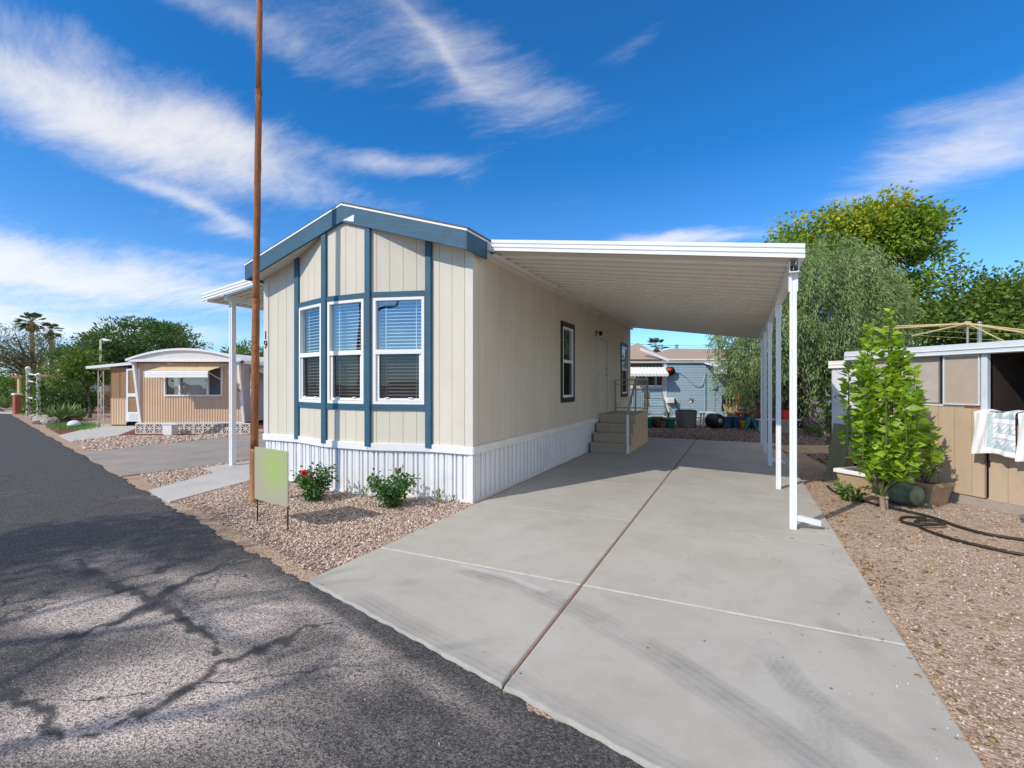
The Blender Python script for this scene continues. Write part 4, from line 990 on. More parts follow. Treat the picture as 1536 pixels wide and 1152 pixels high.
rose(-5.33, 4.86, .60, .50, 'leafy rose bush with one open coral bloom beside the yard sign', [(.02, -.22, .40, .055, petal), (.13, -.20, .36, .028, petal_dark), (-.10, -.16, .47, .02, petal_dark)])
rose(-4.13, 5.02, .68, .55, 'rounded rose bush with a single small red bud against the white skirting', [(.21, -.12, .50, .03, petal_dark)])
def weed(x, y, h, label, n=26, grp='weeds along the skirting'):
    t = thing('weed', (x, y, -.02), label, 'weed', grp)
    P = []; A = []
    for i in range(n):
        a = rnd.uniform(0, 6.283); P.append((x + rnd.gauss(0, .03), y + rnd.gauss(0, .015), rnd.uniform(-.02, h * .7))); A.append((math.cos(a) * .6, math.sin(a) * .6, 1.))
    leaf_mesh('foliage', np.array(P), np.array(A), h * .45, .014, leaf_dark, t)
weed(-4.82, 5.28, .16, 'tiny thin weed at the skirting between the two rose bushes')
weed(-3.74, 5.52, .17, 'small dark weed at the skirting right of the rounded rose bush', 40)
weed(-3.55, 5.56, .11, 'low weed tuft near the home corner', 26)

# bright leafy citrus by the driveway edge
def citrus():
    x, y = 1.66, 7.66
    t = thing('citrus_bush', (x, y, -.03), 'tall bright green citrus bush with upright leafy shoots beside the driveway', 'shrub')
    shoots = []
    def v(dx, dy, z): return Vector((x + CA * dx - SA * dy, y + SA * dx + CA * dy, z))
    spec = [(.12, 0, 2.56), (.16, .06, 2.40), (-.17, .05, 2.36), (-.20, -.05, 2.2), (.30, .05, 2.22), (.36, .1, 2.05), (-.30, -.05, 1.98), (.42, .1, 2.0), (-.42, .1, 1.86), (-.50, 0, 1.62), (-.2, -.28, 1.7), (.22, -.28, 1.8), (.0, -.34, 1.5), (.34, -.2, 1.42), (-.40, -.15, 1.3), (.46, .0, 1.55), (.66, -.05, 1.08), (-.12, -.25, 1.2), (.14, -.30, 1.1), (-.05, .3, 1.9), (.30, .2, 1.1), (-.24, .1, .95), (.02, -.1, .72), (.1, 0, 2.0), (.0, .1, 1.8)]
    m = MB()
    for dx, dy, z in spec:
        dx *= .86
        b = v(rnd.uniform(-.02, .02), rnd.uniform(-.02, .02), .16); e = v(dx, dy, z)
        mid = v(dx * 1.0 + rnd.uniform(-.05, .05), dy, z * .40 + .14)
        m.tube([b, b.lerp(mid, .5) + Vector((0, 0, .04)), mid, e], [.016, .012, .009, .004], 6); shoots.append((b, mid, e))
    m.build('stems', mat('green_brown_stem', (.10, .11, .04), .7, .2), t)
    m = MB(); m.tube([v(.02, 0, -.1), v(.0, 0, .1), v(-.01, 0, .35)], [.035, .028, .022], 8); m.tube([v(.09, .03, -.1), v(.05, 0, .15), v(.02, 0, .42)], [.02, .017, .012], 8)
    m.tube([v(-.13, .05, .17), v(.06, -.02, .13)], [.02, .02], 6)
    m.build('trunk', mat('pale_trunk', (.34, .25, .17), .9, .3, 9.), t)
    P = []; A = []; L = []
    for b, mid, e in shoots:
        n = int(78 * ((e - b).length / 1.5 + .35)); dv = (e - mid).normalized()
        for i in range(n):
            f = (.26 + .74 * (i + rnd.random()) / n)
            p = b.lerp(mid, f * 2) if f < .5 else mid.lerp(e, f * 2 - 1)
            a = i * 2.4 + rnd.uniform(-.6, .6); p = p + Vector((rnd.gauss(0, .05), rnd.gauss(0, .05), rnd.gauss(0, .03))) * (1.2 - f)
            o = Vector((math.cos(a), math.sin(a), rnd.uniform(-.35, .2))) + dv * (.12 + .5 * max(0, f - .8) * 5)
            if f < .82 and math.sin(int(f * 7) * 12.9898 + e.x * 78.2 + e.z * 37.7) < -.35: continue
            P.append(p); A.append(o); L.append(rnd.uniform(.08, .175) * (1 - .35 * max(0, f - .85) * 6))
    L = np.array(L)
    leaf_mesh('foliage', np.array(P), np.array(A), L, L * .56, leaf_citrus, t, .16)
citrus()
def lushrub(x, y, label, h, w, n, L, mt_, name='shrub', grp=None, z0=0., asp=.5):
    t = thing(name, (x, y, z0 - .03), label, 'shrub', grp); m = MB(); P = []; A = []
    for k in range(max(6, n // 40)):
        a = rnd.uniform(0, 6.283); q = rnd.uniform(.2, 1) ** .6
        e = Vector((x + w / 2 * q * math.cos(a), y + w / 2 * q * math.sin(a), z0 + h * rnd.uniform(.55, 1))); b = Vector((x, y, z0 - .05))
        m.tube([b, b.lerp(e, .5), e], [.01, .007, .003], 5)
        for i in range(40):
            o = Vector((rnd.gauss(0, 1), rnd.gauss(0, 1), rnd.gauss(0, .6))).normalized(); P.append(b.lerp(e, rnd.uniform(.25, 1.03)) + o * .04); A.append(o)
    m.build('stems', bark, t); n = len(P)
    leaf_mesh('foliage', np.array(P), np.array(A), L * rng.uniform(.6, 1.2, n), L * asp * rng.uniform(.7, 1.2, n), mt_, t, .12)
    return t
x, y = lot(1262, 8.6); t = lushrub(x, y, 'darker leafy shrub with white blossoms left of the bright citrus bush', 1.72, .75, 900, .085, leaf_dark, 'flowering_shrub')
P = []; A = []
for k in range(16):
    c = Vector((x + rnd.uniform(-.45, .2), y + rnd.uniform(-.45, -.1), rnd.uniform(1.05, 1.62)))
    for i in range(14): P.append(c); A.append((rnd.gauss(0, 1), rnd.gauss(0, 1), rnd.gauss(.3, .7)))
leaf_mesh('blossoms', np.array(P), np.array(A), .04, .03, island('white_blossoms', [(.75, .72, .78), (.85, .84, .85)], .6, .2), t, .1)
lushrub(*lot(1277, 6.7), 'small low leafy weed on the dirt left of the citrus trunk', .22, .42, 120, .075, leaf_dark, 'low_weed')
def spiky(x, y, h, n, label, mt_, z0=0., grp=None, wd=.05, name='agave'):
    t = thing(name, (x, y, z0 - .02), label, 'plant', grp); m = MB()
    for i in range(n):
        a = i * 2.4 + rnd.uniform(-.3, .3); el = rnd.uniform(.25, 1.35); l = h * rnd.uniform(.7, 1.1)
        d = Vector((math.cos(a) * math.cos(el), math.sin(a) * math.cos(el), math.sin(el))); s = Vector((-math.sin(a), math.cos(a), 0)) * wd * .5
        b = Vector((x, y, z0)); q = b + d * l * .55; e = b + d * l - Vector((0, 0, l * .16 * math.cos(el)))
        u = s.cross(d).normalized() * wd * .14
        m.add([b - s * .7, b + s * .7, q + s, q - s, e, q - u], [(0, 1, 2, 5), (1, 2, 5), (0, 5, 3), (3, 5, 4), (5, 2, 4)][1:])
    m.build('blades', mt_, t); return t
for px, zc_, h_, lb in [(88, 20.5, .85, 'pale green agave nearest the grass patch in the neighbour yard'), (102, 21.2, .95, 'largest pale agave in the red mulch'), (76, 21.5, .75, 'agave beside the right trellis post'), (118, 22.0, .7, 'agave nearest the small yard tree'), (9, 31., 1.2, 'yellowish agave at the far left edge of the street')]:
    spiky(*lot(px, zc_), h_, 46, lb, leaf_agave, 0, 'agaves in the neighbour yard', .12)
def blades(name, px0, px1, zc0, zc1, n):
    P = []; A = []
    for i in range(n):
        z_ = (zc0 + zc1) / 2 + max(-1.6, min(1.6, rnd.gauss(0, .55))) * (zc1 - zc0) / 2; q = lot((px0 + px1) / 2 + max(-1.5, min(1.5, rnd.gauss(0, .6))) * (px1 - px0) / 2, z_); P.append((q[0], q[1], -.02)); A.append((rnd.gauss(0, .5), rnd.gauss(0, .5), 1))
    return tag(leaf_mesh(name, np.array(P), np.array(A), rng.uniform(.06, .12, n), .02, grass_m, None), kind='stuff')
blades('lawn_patch', 84, 136, 17.2, 19.4, 5200)

# big bare-limbed shade tree across the street, out of frame: its limbs throw the bands on the asphalt
def unseen_shade_tree():
    sh = 1 / math.tan(R(38)); hx, hy = math.sin(R(27)) * sh, math.cos(R(27)) * sh
    def up(gx, gy, h): return Vector((gx - hx * h, gy - hy * h, h))
    fx, fy = -7.6, -5.4
    t = thing('unseen_shade_tree', (fx, fy, -.03), 'unseen large spreading tree across the street whose limbs shade the asphalt', 'tree')
    m = MB(); F = Vector((fx, fy, 0)); top = Vector((fx + .2, fy + .3, 3.4))
    m.tube([F - Vector((0, 0, .1)), F.lerp(top, .4) + Vector((.1, 0, 0)), top], [.36, .28, .24], 12)
    LR = .5
    limbs = [([(-4.6, .95, 4.2), (-4.0, 1.45, 4.6), (-3.55, 1.85, 5.0), (-3.35, 2.2, 5.3), (-3.15, 2.5, 5.6)], .10),
             ([(-3.2, .6, 4.3), (-2.85, 1.08, 4.7), (-2.45, 1.45, 5.1), (-2.2, 1.8, 5.5), (-2.2, 2.1, 5.8)], .105),
             ([(-4.3, 2.3, 5.2), (-3.7, 2.15, 5.4), (-3.1, 1.98, 5.5), (-2.5, 1.95, 5.6)], .075),
             ([(-3.6, 1.1, 4.6), (-3.75, 1.6, 5.0), (-3.9, 2.1, 5.3), (-4.2, 2.7, 5.8)], .05)]
    for pts, r in limbs:
        r *= LR; q = [up(*p) for p in pts]; q = [top - Vector((0, 0, .3)), top.lerp(q[0], .55) + Vector((0, 0, .3))] + q
        m.tube(q, [r * 1.7, r * 1.4] + [r * (1.1 - .75 * i / len(pts)) for i in range(len(pts))], 8)
        for i in range(3, len(q)):
            e = q[i] + Vector((rnd.uniform(-.7, .7), rnd.uniform(-.7, .7), rnd.uniform(.2, .9))); m.tube([q[i], q[i].lerp(e, .5) + Vector((0, 0, .1)), e], [r * .35, r * .25, r * .1], 6)
    m.build('trunk', bark, t, True)
    C = []
    for gx, gy, h, r in SHADE: 
        p = up(gx, gy, h); C.append((p.x, p.y, p.z, r, r, r * .6))
    crown('crown', C, 120, 4000, .42, .15, .07, leaf_olive, t, .2, .15)
SHADE = [(-5.8, 1.0, 5.5, .6), (-6.6, 2.1, 6.2, .7), (-5.2, 2.7, 6.4, .4), (-6.0, 3.2, 6.0, .5)]
unseen_shade_tree()
# ---------------------------------------------------------------- tan shed on the right lot
P0 = (1.47, 10.03); P1 = (P0[0] + .656 * 5.6, P0[1] - .755 * 5.6)
Mr = frame(P0, P1)
shed = thing('tan_shed', (P0[0], P0[1], 0), 'low tan plywood lean-to with a pale metal fascia and an open serving window', 'shed')
def lapv(mb, x0, x1, z0, z1, y, pitch=.20, g=.008, t=.012, off=.0):
    x = x0; k = 0
    while x < x1 - .001:
        e = min(x1, x0 + off + pitch * (k + 1) if k or off else x0 + pitch)
        mb.box(x + g / 2, y - t, z0, e - g / 2, y + .03, z1); x = e; k += 1
    mb.box(x0, y - .004, z0 + .001, x1, y + .028, z1 - .001)
m = MB(Mr); lapv(m, .46, 2.20, .10, 1.29, 0); m.build('wall', ply, shed)
m = MB(Mr); lapv(m, 2.235, 5.6, .09, 1.17, 0, .21); m.build('wall', ply, shed)
m = MB(Mr); m.box(3.7, .0, 1.17, 5.6, .03, 1.98); m.build('wall', ply, shed)
m = MB(Mr); m.box(-.02, -.03, -.1, 5.6, .1, .088); m.build('plinth', concrete_old, shed)
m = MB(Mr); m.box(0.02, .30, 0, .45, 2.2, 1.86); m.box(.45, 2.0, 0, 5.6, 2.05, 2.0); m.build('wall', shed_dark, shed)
m = MB(Mr)
k = 0; x = .0
while x < .455: m.box(x, -.02 - .008 * (k % 2), .3, x + .035, .012, 1.86); x += .035; k += 1
m.build('corrugated_end', mat('white_corrugated', (.66, .67, .72), .5, .05), shed)
for x0, x1, mt_, dy in ((.50, 1.685, mesh_pale, -.008), (1.735, 2.165, mesh_tan, -.035)):
    m = MB(Mr); m.box(x0 + .02, dy, 1.335, x1 - .02, dy + .02, 1.975); sp_ = m.build('shade_panel', mt_, shed)
    m = MB(Mr)
    for q in ((x0, 1.315, x0 + .019, 1.99), (x1 - .019, 1.315, x1, 1.99), (x0 + .0195, 1.315, x1 - .0195, 1.334), (x0 + .0195, 1.976, x1 - .0195, 1.99)): m.box(q[0], dy - .012, q[1], q[2], dy + .03, q[3])
    m.build('panel_frame', grey_metal if dy > -.02 else pale_fascia, sp_)
m = MB(Mr); m.box(.46, -.02, 1.291, 2.17, .03, 1.314); m.build('sill_strip', pale_fascia, shed)
m = MB(Mr); m.box(1.98, -.026, 1.285, 2.15, -.021, 1.312); m.build('rust_patch', terracotta, shed)
m = MB(Mr); m.bbox(2.175, -.05, 1.17, 2.245, .03, 1.995, .01); m.build('frame_post', pale_fascia, shed)
m = MB(Mr)
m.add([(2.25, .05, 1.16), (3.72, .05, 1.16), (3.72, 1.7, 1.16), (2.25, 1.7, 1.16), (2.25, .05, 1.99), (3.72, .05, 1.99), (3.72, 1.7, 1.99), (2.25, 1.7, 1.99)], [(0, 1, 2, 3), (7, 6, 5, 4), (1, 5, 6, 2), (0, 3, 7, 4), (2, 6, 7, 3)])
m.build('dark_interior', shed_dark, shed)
m = MB(Mr); m.box(2.62, .9, 1.16, 3.6, .93, 1.93); m.build('inner_curtain', mat('brown_curtain', (.10, .07, .06), .9, .3, 3., (14, 14, .2)), shed)
m = MB(Mr); m.bbox(2.26, -.12, 1.175, 3.70, .04, 1.20, .004)
for k in range(24): m.hexa([(2.28 + k * .058, -.115, 1.201), (2.30 + k * .058, -.115, 1.201), (2.30 + k * .058, .03, 1.201), (2.28 + k * .058, .03, 1.201), (2.315 + k * .058, -.115, 1.25), (2.335 + k * .058, -.115, 1.25), (2.335 + k * .058, .03, 1.25), (2.315 + k * .058, .03, 1.25)])
m.build('louvred_ledge', mat('dark_grey_louvre', (.09, .09, .095), .6, .15), shed)
m = MB(Mr); m.profx([(-.10, 1.995), (-.115, 2.005), (-.10, 2.02), (-.10, 2.055), (-.118, 2.065), (-.10, 2.075), (-.10, 2.135), (-.06, 2.145), (-.02, 2.145), (-.02, 1.995)][::-1], .30, 5.7); m.build('fascia', pale_fascia, shed)
m = MB(Mr); m.profx([(-.06, 1.87), (-.07, 1.88), (-.06, 1.90), (-.06, 1.93), (-.07, 1.94), (-.06, 1.95), (-.06, 2.0), (.05, 2.0), (.05, 1.87)][::-1], -.03, .29); m.build('fascia', white_trim, shed)
m = MB(Mr); m.hexa([(.30, -.019, 2.03), (5.7, -.019, 2.03), (5.7, 2.2, 2.0), (.30, 2.2, 2.0), (.30, -.019, 2.1), (5.7, -.019, 2.1), (5.7, 2.2, 2.08), (.30, 2.2, 2.08)]); m.build('roof', pale_fascia, shed)
m = MB(Mr); m.box(2.238, -.016, .12, 2.246, -.0125, .80); m.box(2.238, -.022, .52, 2.262, -.0125, .60); m.build('hatch_hinge', black_metal, shed)
ap = thing('small_appliance', tuple(Mr @ Vector((2.62, .5, 1.165))), 'small pale box appliance standing inside the dark shed window', 'appliance')
m = MB(Mr); m.bbox(2.48, .4, 1.162, 2.76, .62, 1.36, .02); m.build('body', mat('putty_plastic', (.42, .40, .36), .6, .05), ap)
m = MB(Mr); m.box(2.51, .392, 1.20, 2.72, .3995, 1.33); m.build('front_panel', mesh_pale, ap)

def quilt(u0, u1, z0, z1, label):
    t = thing('quilt', tuple(Mr @ Vector(((u0 + u1) / 2, -.13, z0))), label, 'quilt', 'quilts hanging from the shed ledge')
    nx, nz = 44, 44; V = []; F = []; mi = []
    for j in range(nz + 1):
        for i in range(nx + 1):
            a, b = i / nx, j / nz
            z = z1 - (z1 - z0) * b; x = u0 + (u1 - u0) * a + .03 * math.sin(b * 4 + 1) * (b - .3) * (1 - a)
            bulge = .018 * math.sin(a * 11 + b * 2) * b + .01 * math.sin(a * 23 + b * 5)
            y = -.135 + (-.02 - .03 * b) + bulge
            if b < .10: q = 1 - b / .10; y = -.155 + .17 * q ** 1.5 + bulge * .3; z = 1.262 + .012 * math.sin(a * 9) - .5 * (.1 - .1 * q) * .6
            else: z = 1.235 - (1.235 - z0) * (b - .1) / .9 - .02 * math.sin(a * 5 + u0) * b
            V.append(tuple(Mr @ Vector((x, y, z))))
    for j in range(nz):
        for i in range(nx):
            F.append((j * (nx + 1) + i, (j + 1) * (nx + 1) + i, (j + 1) * (nx + 1) + i + 1, j * (nx + 1) + i + 1))
            a, b = i / nx, j / nz; k = 0
            if .36 < a < .47: k = 2 if b < .86 else 0
            elif a >= .47:
                bb = (b * 3.0) % 1.0; aa = ((a - .47) / .53 * 2.) % 1
                if bb < .62: k = 1 if abs(aa - .5) * 2 < bb * 1.5 and (int(b * 3) % 2 == 0 or aa > .45) else (3 if (i + j) % 5 < 2 else 0)
                elif bb > .9: k = 3
            elif .30 < a < .33 and b < .8: k = 3
            mi.append(k)
    o = np_mesh('cloth', np.array(V), np.array(F), [white_cloth, mat('teal_patches', (.40, .50, .53), .95, .2, 40.), mat('sage_band', (.50, .58, .57), .95, .2, 40.), mat('grey_print', (.52, .54, .57), .95, .2, 60.)], t, True, mi=mi)
quilt(2.17, 2.60, .70, 1.25, 'white quilt with teal triangle print draped over the shed ledge, fully in view')
quilt(2.62, 3.12, .66, 1.25, 'second white printed quilt at the right edge of the photo, beside the full one')

# rotary clothesline behind the shed
hx, hy = lot(1451, 10.5)
cl = thing('rotary_clothesline', (hx, hy, 0), 'old rotary clothesline with yellowed spreading arms standing behind the tan shed', 'clothesline')
m = MB(); m.tube([(hx, hy, 0), (hx, hy, 2.9)], .022, 10); m.build('pole', grey_metal, cl)
m = MB(); m.lathe(hx, hy, [(.03, 2.86), (.07, 2.88), (.07, 2.95), (.03, 2.97)], 12); m.build('hub', line_yellow, cl)
tips = []
for k in range(8):
    a = k * math.pi / 4 + .32 + YAW; e = (hx + 1.75 * math.cos(a), hy + 1.75 * math.sin(a), 2.93 - .22 + .36 * math.sin(a - YAW)); tips.append(e)
    m = MB(); m.tube([(hx, hy, 2.92), e], [.02, .016], 8); m.build('arm', line_yellow, cl)
m = MB()
for f in (.6, .95):
    q = [tuple(np.array((hx, hy, 2.92)) * (1 - f) + np.array(e) * f) for e in tips]
    for i in range(8): m.tube([q[i], q[(i + 1) % 8]], .003, 5)
m.build('line', line_yellow, cl)
gx, gy = lot(1469, 11.5)
gp_ = thing('steel_post', (gx, gy, 0), 'short galvanised steel post beside the clothesline hub behind the shed', 'post')
m = MB(); m.tube([(gx, gy, 0), (gx, gy, 3.05)], .045, 12); m.build('shaft', grey_metal, gp_)
m = MB(); m.lathe(gx, gy, [(.05, 3.051), (.055, 3.06), (.04, 3.09), (.01, 3.1)], 12); m.build('cap', grey_metal, gp_)

# hoses, planter, boards in front of the shed
def hose(label, pts, r=.017, nm='garden_hose'):
    P = [Vector((p[0], p[1], -.03 + r + (p[2] if len(p) > 2 else 0))) for p in pts]; q = []
    for i in range(len(P) - 1):
        p0, p1, p2, p3 = P[max(0, i - 1)], P[i], P[i + 1], P[min(len(P) - 1, i + 2)]
        for k in range(8):
            s = k / 8; q.append(.5 * ((2 * p1) + (p2 - p0) * s + (2 * p0 - 5 * p1 + 4 * p2 - p3) * s * s + (3 * p1 - p0 - 3 * p2 + p3) * s ** 3))
    q.append(P[-1]); m = MB(); m.tube(q, r, 8); o = m.build(nm, hose_black, None, True, loc=tuple(q[0]))
    return tag(o, label, 'hose', 'black hoses on the dirt')
hose('black hose running from the planter along the foot of the shed', [(1.25, 9.0), (1.30, 8.5), (1.62, 7.95), (1.9, 7.65), (2.11, 7.41), (2.22, 7.1), (2.35, 6.89), (2.5, 6.80), (2.65, 6.76), (3.2, 6.6), (4.0, 6.1)])
hose('black hose looping loosely on the dirt nearer the driveway', [(2.02, 7.35), (1.80, 7.30), (1.72, 7.05), (1.85, 6.9, .02), (2.10, 7.02, .03), (2.02, 7.16, .02), (1.86, 7.10, .01), (1.84, 6.82), (1.95, 6.55), (2.08, 6.39), (2.25, 6.26), (2.45, 6.15), (2.9, 6.0), (3.6, 5.6)])
nz = lot(1533, 5.65); t = thing('hose_nozzle', (nz[0], nz[1], -.03), 'grey hose nozzle lying on the hose at the right edge of the photo', 'nozzle')
m = MB(); m.tube([(nz[0] - .02, nz[1], .03), (nz[0] + .06, nz[1] - .04, .04), (nz[0] + .12, nz[1] - .06, .03)], [.03, .045, .03], 10); m.build('grip', mat('grey_rubber', (.12, .13, .14), .6), t)
m = MB(); m.tube([(nz[0] + .12, nz[1] - .06, .03), (nz[0] + .2, nz[1] - .1, .03)], [.02, .026], 8); m.build('tip', black_metal, t)
Mp = frame((1.36, 8.95), (2.30, 8.05))
tr = thing('trough_planter', tuple(Mp @ Vector((.6, .2, 0))), 'old trough planter with a white rim and grey boards under the citrus bush', 'planter')
m = MB(Mp); m.hexa([(.05, .04, -.05), (1.22, .04, -.05), (1.22, .40, -.05), (.05, .40, -.05), (0, 0, .23), (1.28, 0, .23), (1.28, .45, .23), (0, .45, .23)]); m.build('basin', wood_grey, tr)
m = MB(Mp)
for q in ((-.03, -.035, .78, .035), (-.03, .40, .78, .47), (-.03, .0355, .03, .3995)): m.bbox(q[0], q[1], .231, q[2], q[3], .285, .008)
m.build('rim', white_trim, tr)
for q in ((.82, -.03, .231, 1.31, .03, .27), (1.25, .031, .231, 1.31, .45, .27), (.8, -.05, -.03, 1.32, -.01, .02)):
    m = MB(Mp); m.box(*q); m.build('rim_board', wood_grey, tr)
m = MB(Mp); m.box(.05, .05, .22, 1.22, .39, .245); m.build('soil', mulch, tr)
q = Mp @ Vector((1.03, -.14, .10)); t = thing('glazed_pot', tuple(q), 'sage green and cream glazed pot lying on its side against the trough planter', 'pot')
m = MB(); 
pf = [(.05, -.20), (.12, -.19), (.16, -.08), (.165, .02), (.13, .12), (.09, .17), (.11, .20), (.10, .205), (.07, .17)]
Mq = Mp @ Matrix.Translation((1.0, -.16, .135)) @ Matrix.Rotation(math.pi / 2, 4, 'Y') @ Matrix.Rotation(.15, 4, 'X')
m.M = Mq; m.lathe(0, 0, pf, 20); m.build('body', green_glaze, t, True)
m = MB(Mq); m.lathe(0, 0, [(.112, .19), (.125, .195), (.125, .215), (.10, .22)], 20); m.build('rim', green_glaze, t, True)
q = Mp @ Vector((.62, .22, .24)); spiky(q.x, q.y, .42, 18, 'spiky dark plant growing in the trough planter', leaf_dark, .24, None, .035, 'spiky_plant')
q = Mp @ Vector((1.08, .22, .24)); t = lushrub(q.x, q.y, 'thin leafy shrub with pale stems at the right end of the trough planter', .62, .5, 380, .06, leaf_yellow, 'potted_shrub', None, .24)
q = Mp @ Vector((.88, .24, .24)); t = thing('white_pebble_heap', tuple(q), 'few white stones lying in the trough planter', 'stones'); m = MB()
for k in range(3): 
    a = Mp @ Vector((.82 + k * .06, .12 + .03 * k, .27)); m = MB(); m.ball(a.x, a.y, a.z, .04, .03, .03, 8, 5, .1); m.build('stone', boulder_white, t, True)
def board(label, px, zc, w_, h_, mt_, tilt, nm='leaning_board'):
    x_, y_ = lot(px, zc); M_ = Matrix.Translation((x_, y_, -.03)) @ Matrix.Rotation(R(-35), 4, 'Z') @ Matrix.Rotation(R(tilt), 4, 'Y') @ Matrix.Rotation(R(-9), 4, 'X')
    m = MB(M_); m.bbox(-w_ / 2, -.02, 0, w_ / 2, .02, h_, .005); return tag(m.build(nm, mt_, None, loc=(x_, y_, -.03)), label, 'board', 'boards leaning at the shed end')
board('greenish weathered board leaning at the left end of the shed', 1250, 7.9, .26, .98, wood_green, 4)
board('orange brown board leaning just behind the greenish board', 1269, 8.1, .20, 1.02, wood_fresh, -2)
x_, y_ = lot(1218, 11.6); m = MB(Matrix.Translation((x_, y_, .0)) @ Matrix.Rotation(R(20), 4, 'Z') @ Matrix.Rotation(R(5), 4, 'X')); m.bbox(-.75, -.45, 0, .75, .45, .03, .004)
tag(m.build('plywood_sheet', wood_grey, None, loc=(x_, y_, 0)), 'tan plywood sheet lying on the dirt between the posts and the shed', 'board')
for px, zc_, sz, lb in ((1214, 15.2, .3, 'purple flowering plant in front of the weeping acacia, left one'), (1232, 14.6, .26, 'purple flowering plant in front of the weeping acacia, right one')):
    x_, y_ = lot(px, zc_); t = lushrub(x_, y_, lb, .5, .7, 240, .08, leaf_dark, 'flowering_plant', 'purple flowers by the acacia')
    P = []; A = []
    for k in range(60): P.append((x_ + rnd.gauss(0, .2), y_ + rnd.gauss(0, .15), rnd.uniform(.25, .55))); A.append((rnd.gauss(0, 1), rnd.gauss(0, 1), rnd.gauss(.3, .6)))
    leaf_mesh('blossoms', np.array(P), np.array(A), .07, .05, petal_purple, t, .1)
# ---------------------------------------------------------------- pale blue trailer behind the driveway
ZB = 21.5; KB = ZB / 720
Mb = lotframe(768, ZB)
def bx(px): return (px - 768) * KB
def bz(py): return hgt(py, ZB)
bt = thing('blue_trailer', tuple(Mb @ Vector((bx(1030), 0, 0))), 'pale blue lap sided trailer with white awnings behind the driveway end', 'trailer')
def lap(mb, x0, x1, z0, z1, y, pitch=.105):
    z = z0
    while z < z1 - .001:
        e = min(z1, z + pitch); mb.hexa([(x0, y - .016, z), (x1, y - .016, z), (x1, y + .1, z), (x0, y + .1, z), (x0, y - .002, e), (x1, y - .002, e), (x1, y + .1, e), (x0, y + .1, e)]); z = e
m = MB(Mb); lap(m, bx(1000), bx(1135), .17, 2.53, 0, .115); m.build('wall', blue_siding, bt)
m = MB(Mb); lap(m, bx(925), bx(996), .17, bz(581) - .03, .0, .115); m.build('wall', blue_siding, bt)
m = MB(Mb); m.box(bx(925), .25, bz(578), bx(996), .3, 2.53); m.build('wall', mat('brown_recess', (.20, .17, .15), .8, .1), bt)
m = MB(Mb); m.box(bx(996) + .001, -.035, .9, bx(1000) - .001, .12, 2.55); m.build('corner_trim', white_trim, bt)
m = MB(Mb); m.hexa([(bx(993), -.03, bz(583)), (bx(995.5), -.03, bz(583)), (bx(995.5), -.018, bz(583)), (bx(993), -.018, bz(583)), (bx(1003), -.03, .2), (bx(1005.5), -.03, .2), (bx(1005.5), -.018, .2), (bx(1003), -.018, .2)]); m.build('slanted_trim', white_trim, bt)
m = MB(Mb); m.box(bx(925), -.06, bz(583), bx(996), .3, bz(579)); m.build('window_sill', white_trim, bt)
for a, b in ((955, 970), (973, 984), (987, 995)):
    m = MB(Mb); m.box(bx(a), .2, bz(579) + .02, bx(b), .248, bz(556)); w_ = m.build('window', dark_glass, bt)
    m = MB(Mb); m.box(bx(a) - .03, .18, bz(579) + .001, bx(a), .249, bz(556)); m.box(bx(b), .18, bz(579) + .001, bx(b) + .03, .249, bz(556)); m.build('frame', white_trim, w_)
m = MB(Mb); m.box(bx(925), -.04, .12, bx(1135), .1, .168); m.build('base_trim', white_trim, bt)
m = MB(Mb)
for k in range(28): m.bbox(bx(925) + k * .23, .0, -.05, bx(925) + k * .23 + .22, .1, .118, .02)
m.build('stone_base', block_white, bt)
m = MB(Mb); m.box(bx(923), -.10, 2.552, bx(1137), 4.5, 2.61); m.build('roof', pale_fascia, bt)
def awning(x0, x1, ztop, zfront, out_, parent, val, mt_, n=22):
    V = []
    for k in range(n + 1):
        x = x0 + (x1 - x0) * k / n; d = .016 * (k % 2)
        V += [(x, -.02, ztop + d), (x, -out_, zfront + val + d), (x, -out_ - d, zfront - .02 * (k % 2))]
    m = MB(Mb); m.add(V, [(3 * k, 3 * k + 1, 3 * k + 4, 3 * k + 3) for k in range(n)] + [(3 * k + 1, 3 * k + 2, 3 * k + 5, 3 * k + 4) for k in range(n)])
    return m.build('awning', mt_, parent)
aw_ = awning(bx(940), bx(997), bz(551), bz(567) + .08, .55, bt, .1, alu_white)
m = MB(Mb); m.tube([(bx(996), -.02, bz(570)), (bx(996), -.53, bz(561))], .015, 6); m.build('bracket', alu_white, aw_)
awning(bx(1054), bx(1130), 2.54, bz(565) + .12, 1.2, bt, .30, alu_white, 44)
m = MB(Mb); m.tube([(bx(1057), -.05, .4), (bx(1057), -.05, 2.1)], .018, 8); m.build('conduit', blue_siding, bt)
m = MB(Mb)
m.bbox(bx(1067), -.10, bz(583), bx(1074), -.02, bz(577), .01); m.build('meter_box', blue_siding, bt)
m = MB(Mb); m.box(bx(1071), -.03, .40, bx(1071) + .03, -.018, 1.5); m.box(bx(1088), -.03, .40, bx(1088) + .03, -.018, 1.5); m.box(bx(1071), -.03, 1.501, bx(1088) + .03, -.018, 1.53); m.build('door_frame', blue_siding, bt)
for px in (1033.5, 1037):
    m = MB(Mb); m.bbox(bx(px), -.06, bz(602), bx(px) + .05, -.018, bz(597), .01); m.build('outlet', grey_metal, bt)
q = Mb @ Vector((bx(1004), -.15, bz(557))); t = thing('hose_reel', tuple(q), 'red and black hose reel hung on the blue trailer wall', 'hose reel')
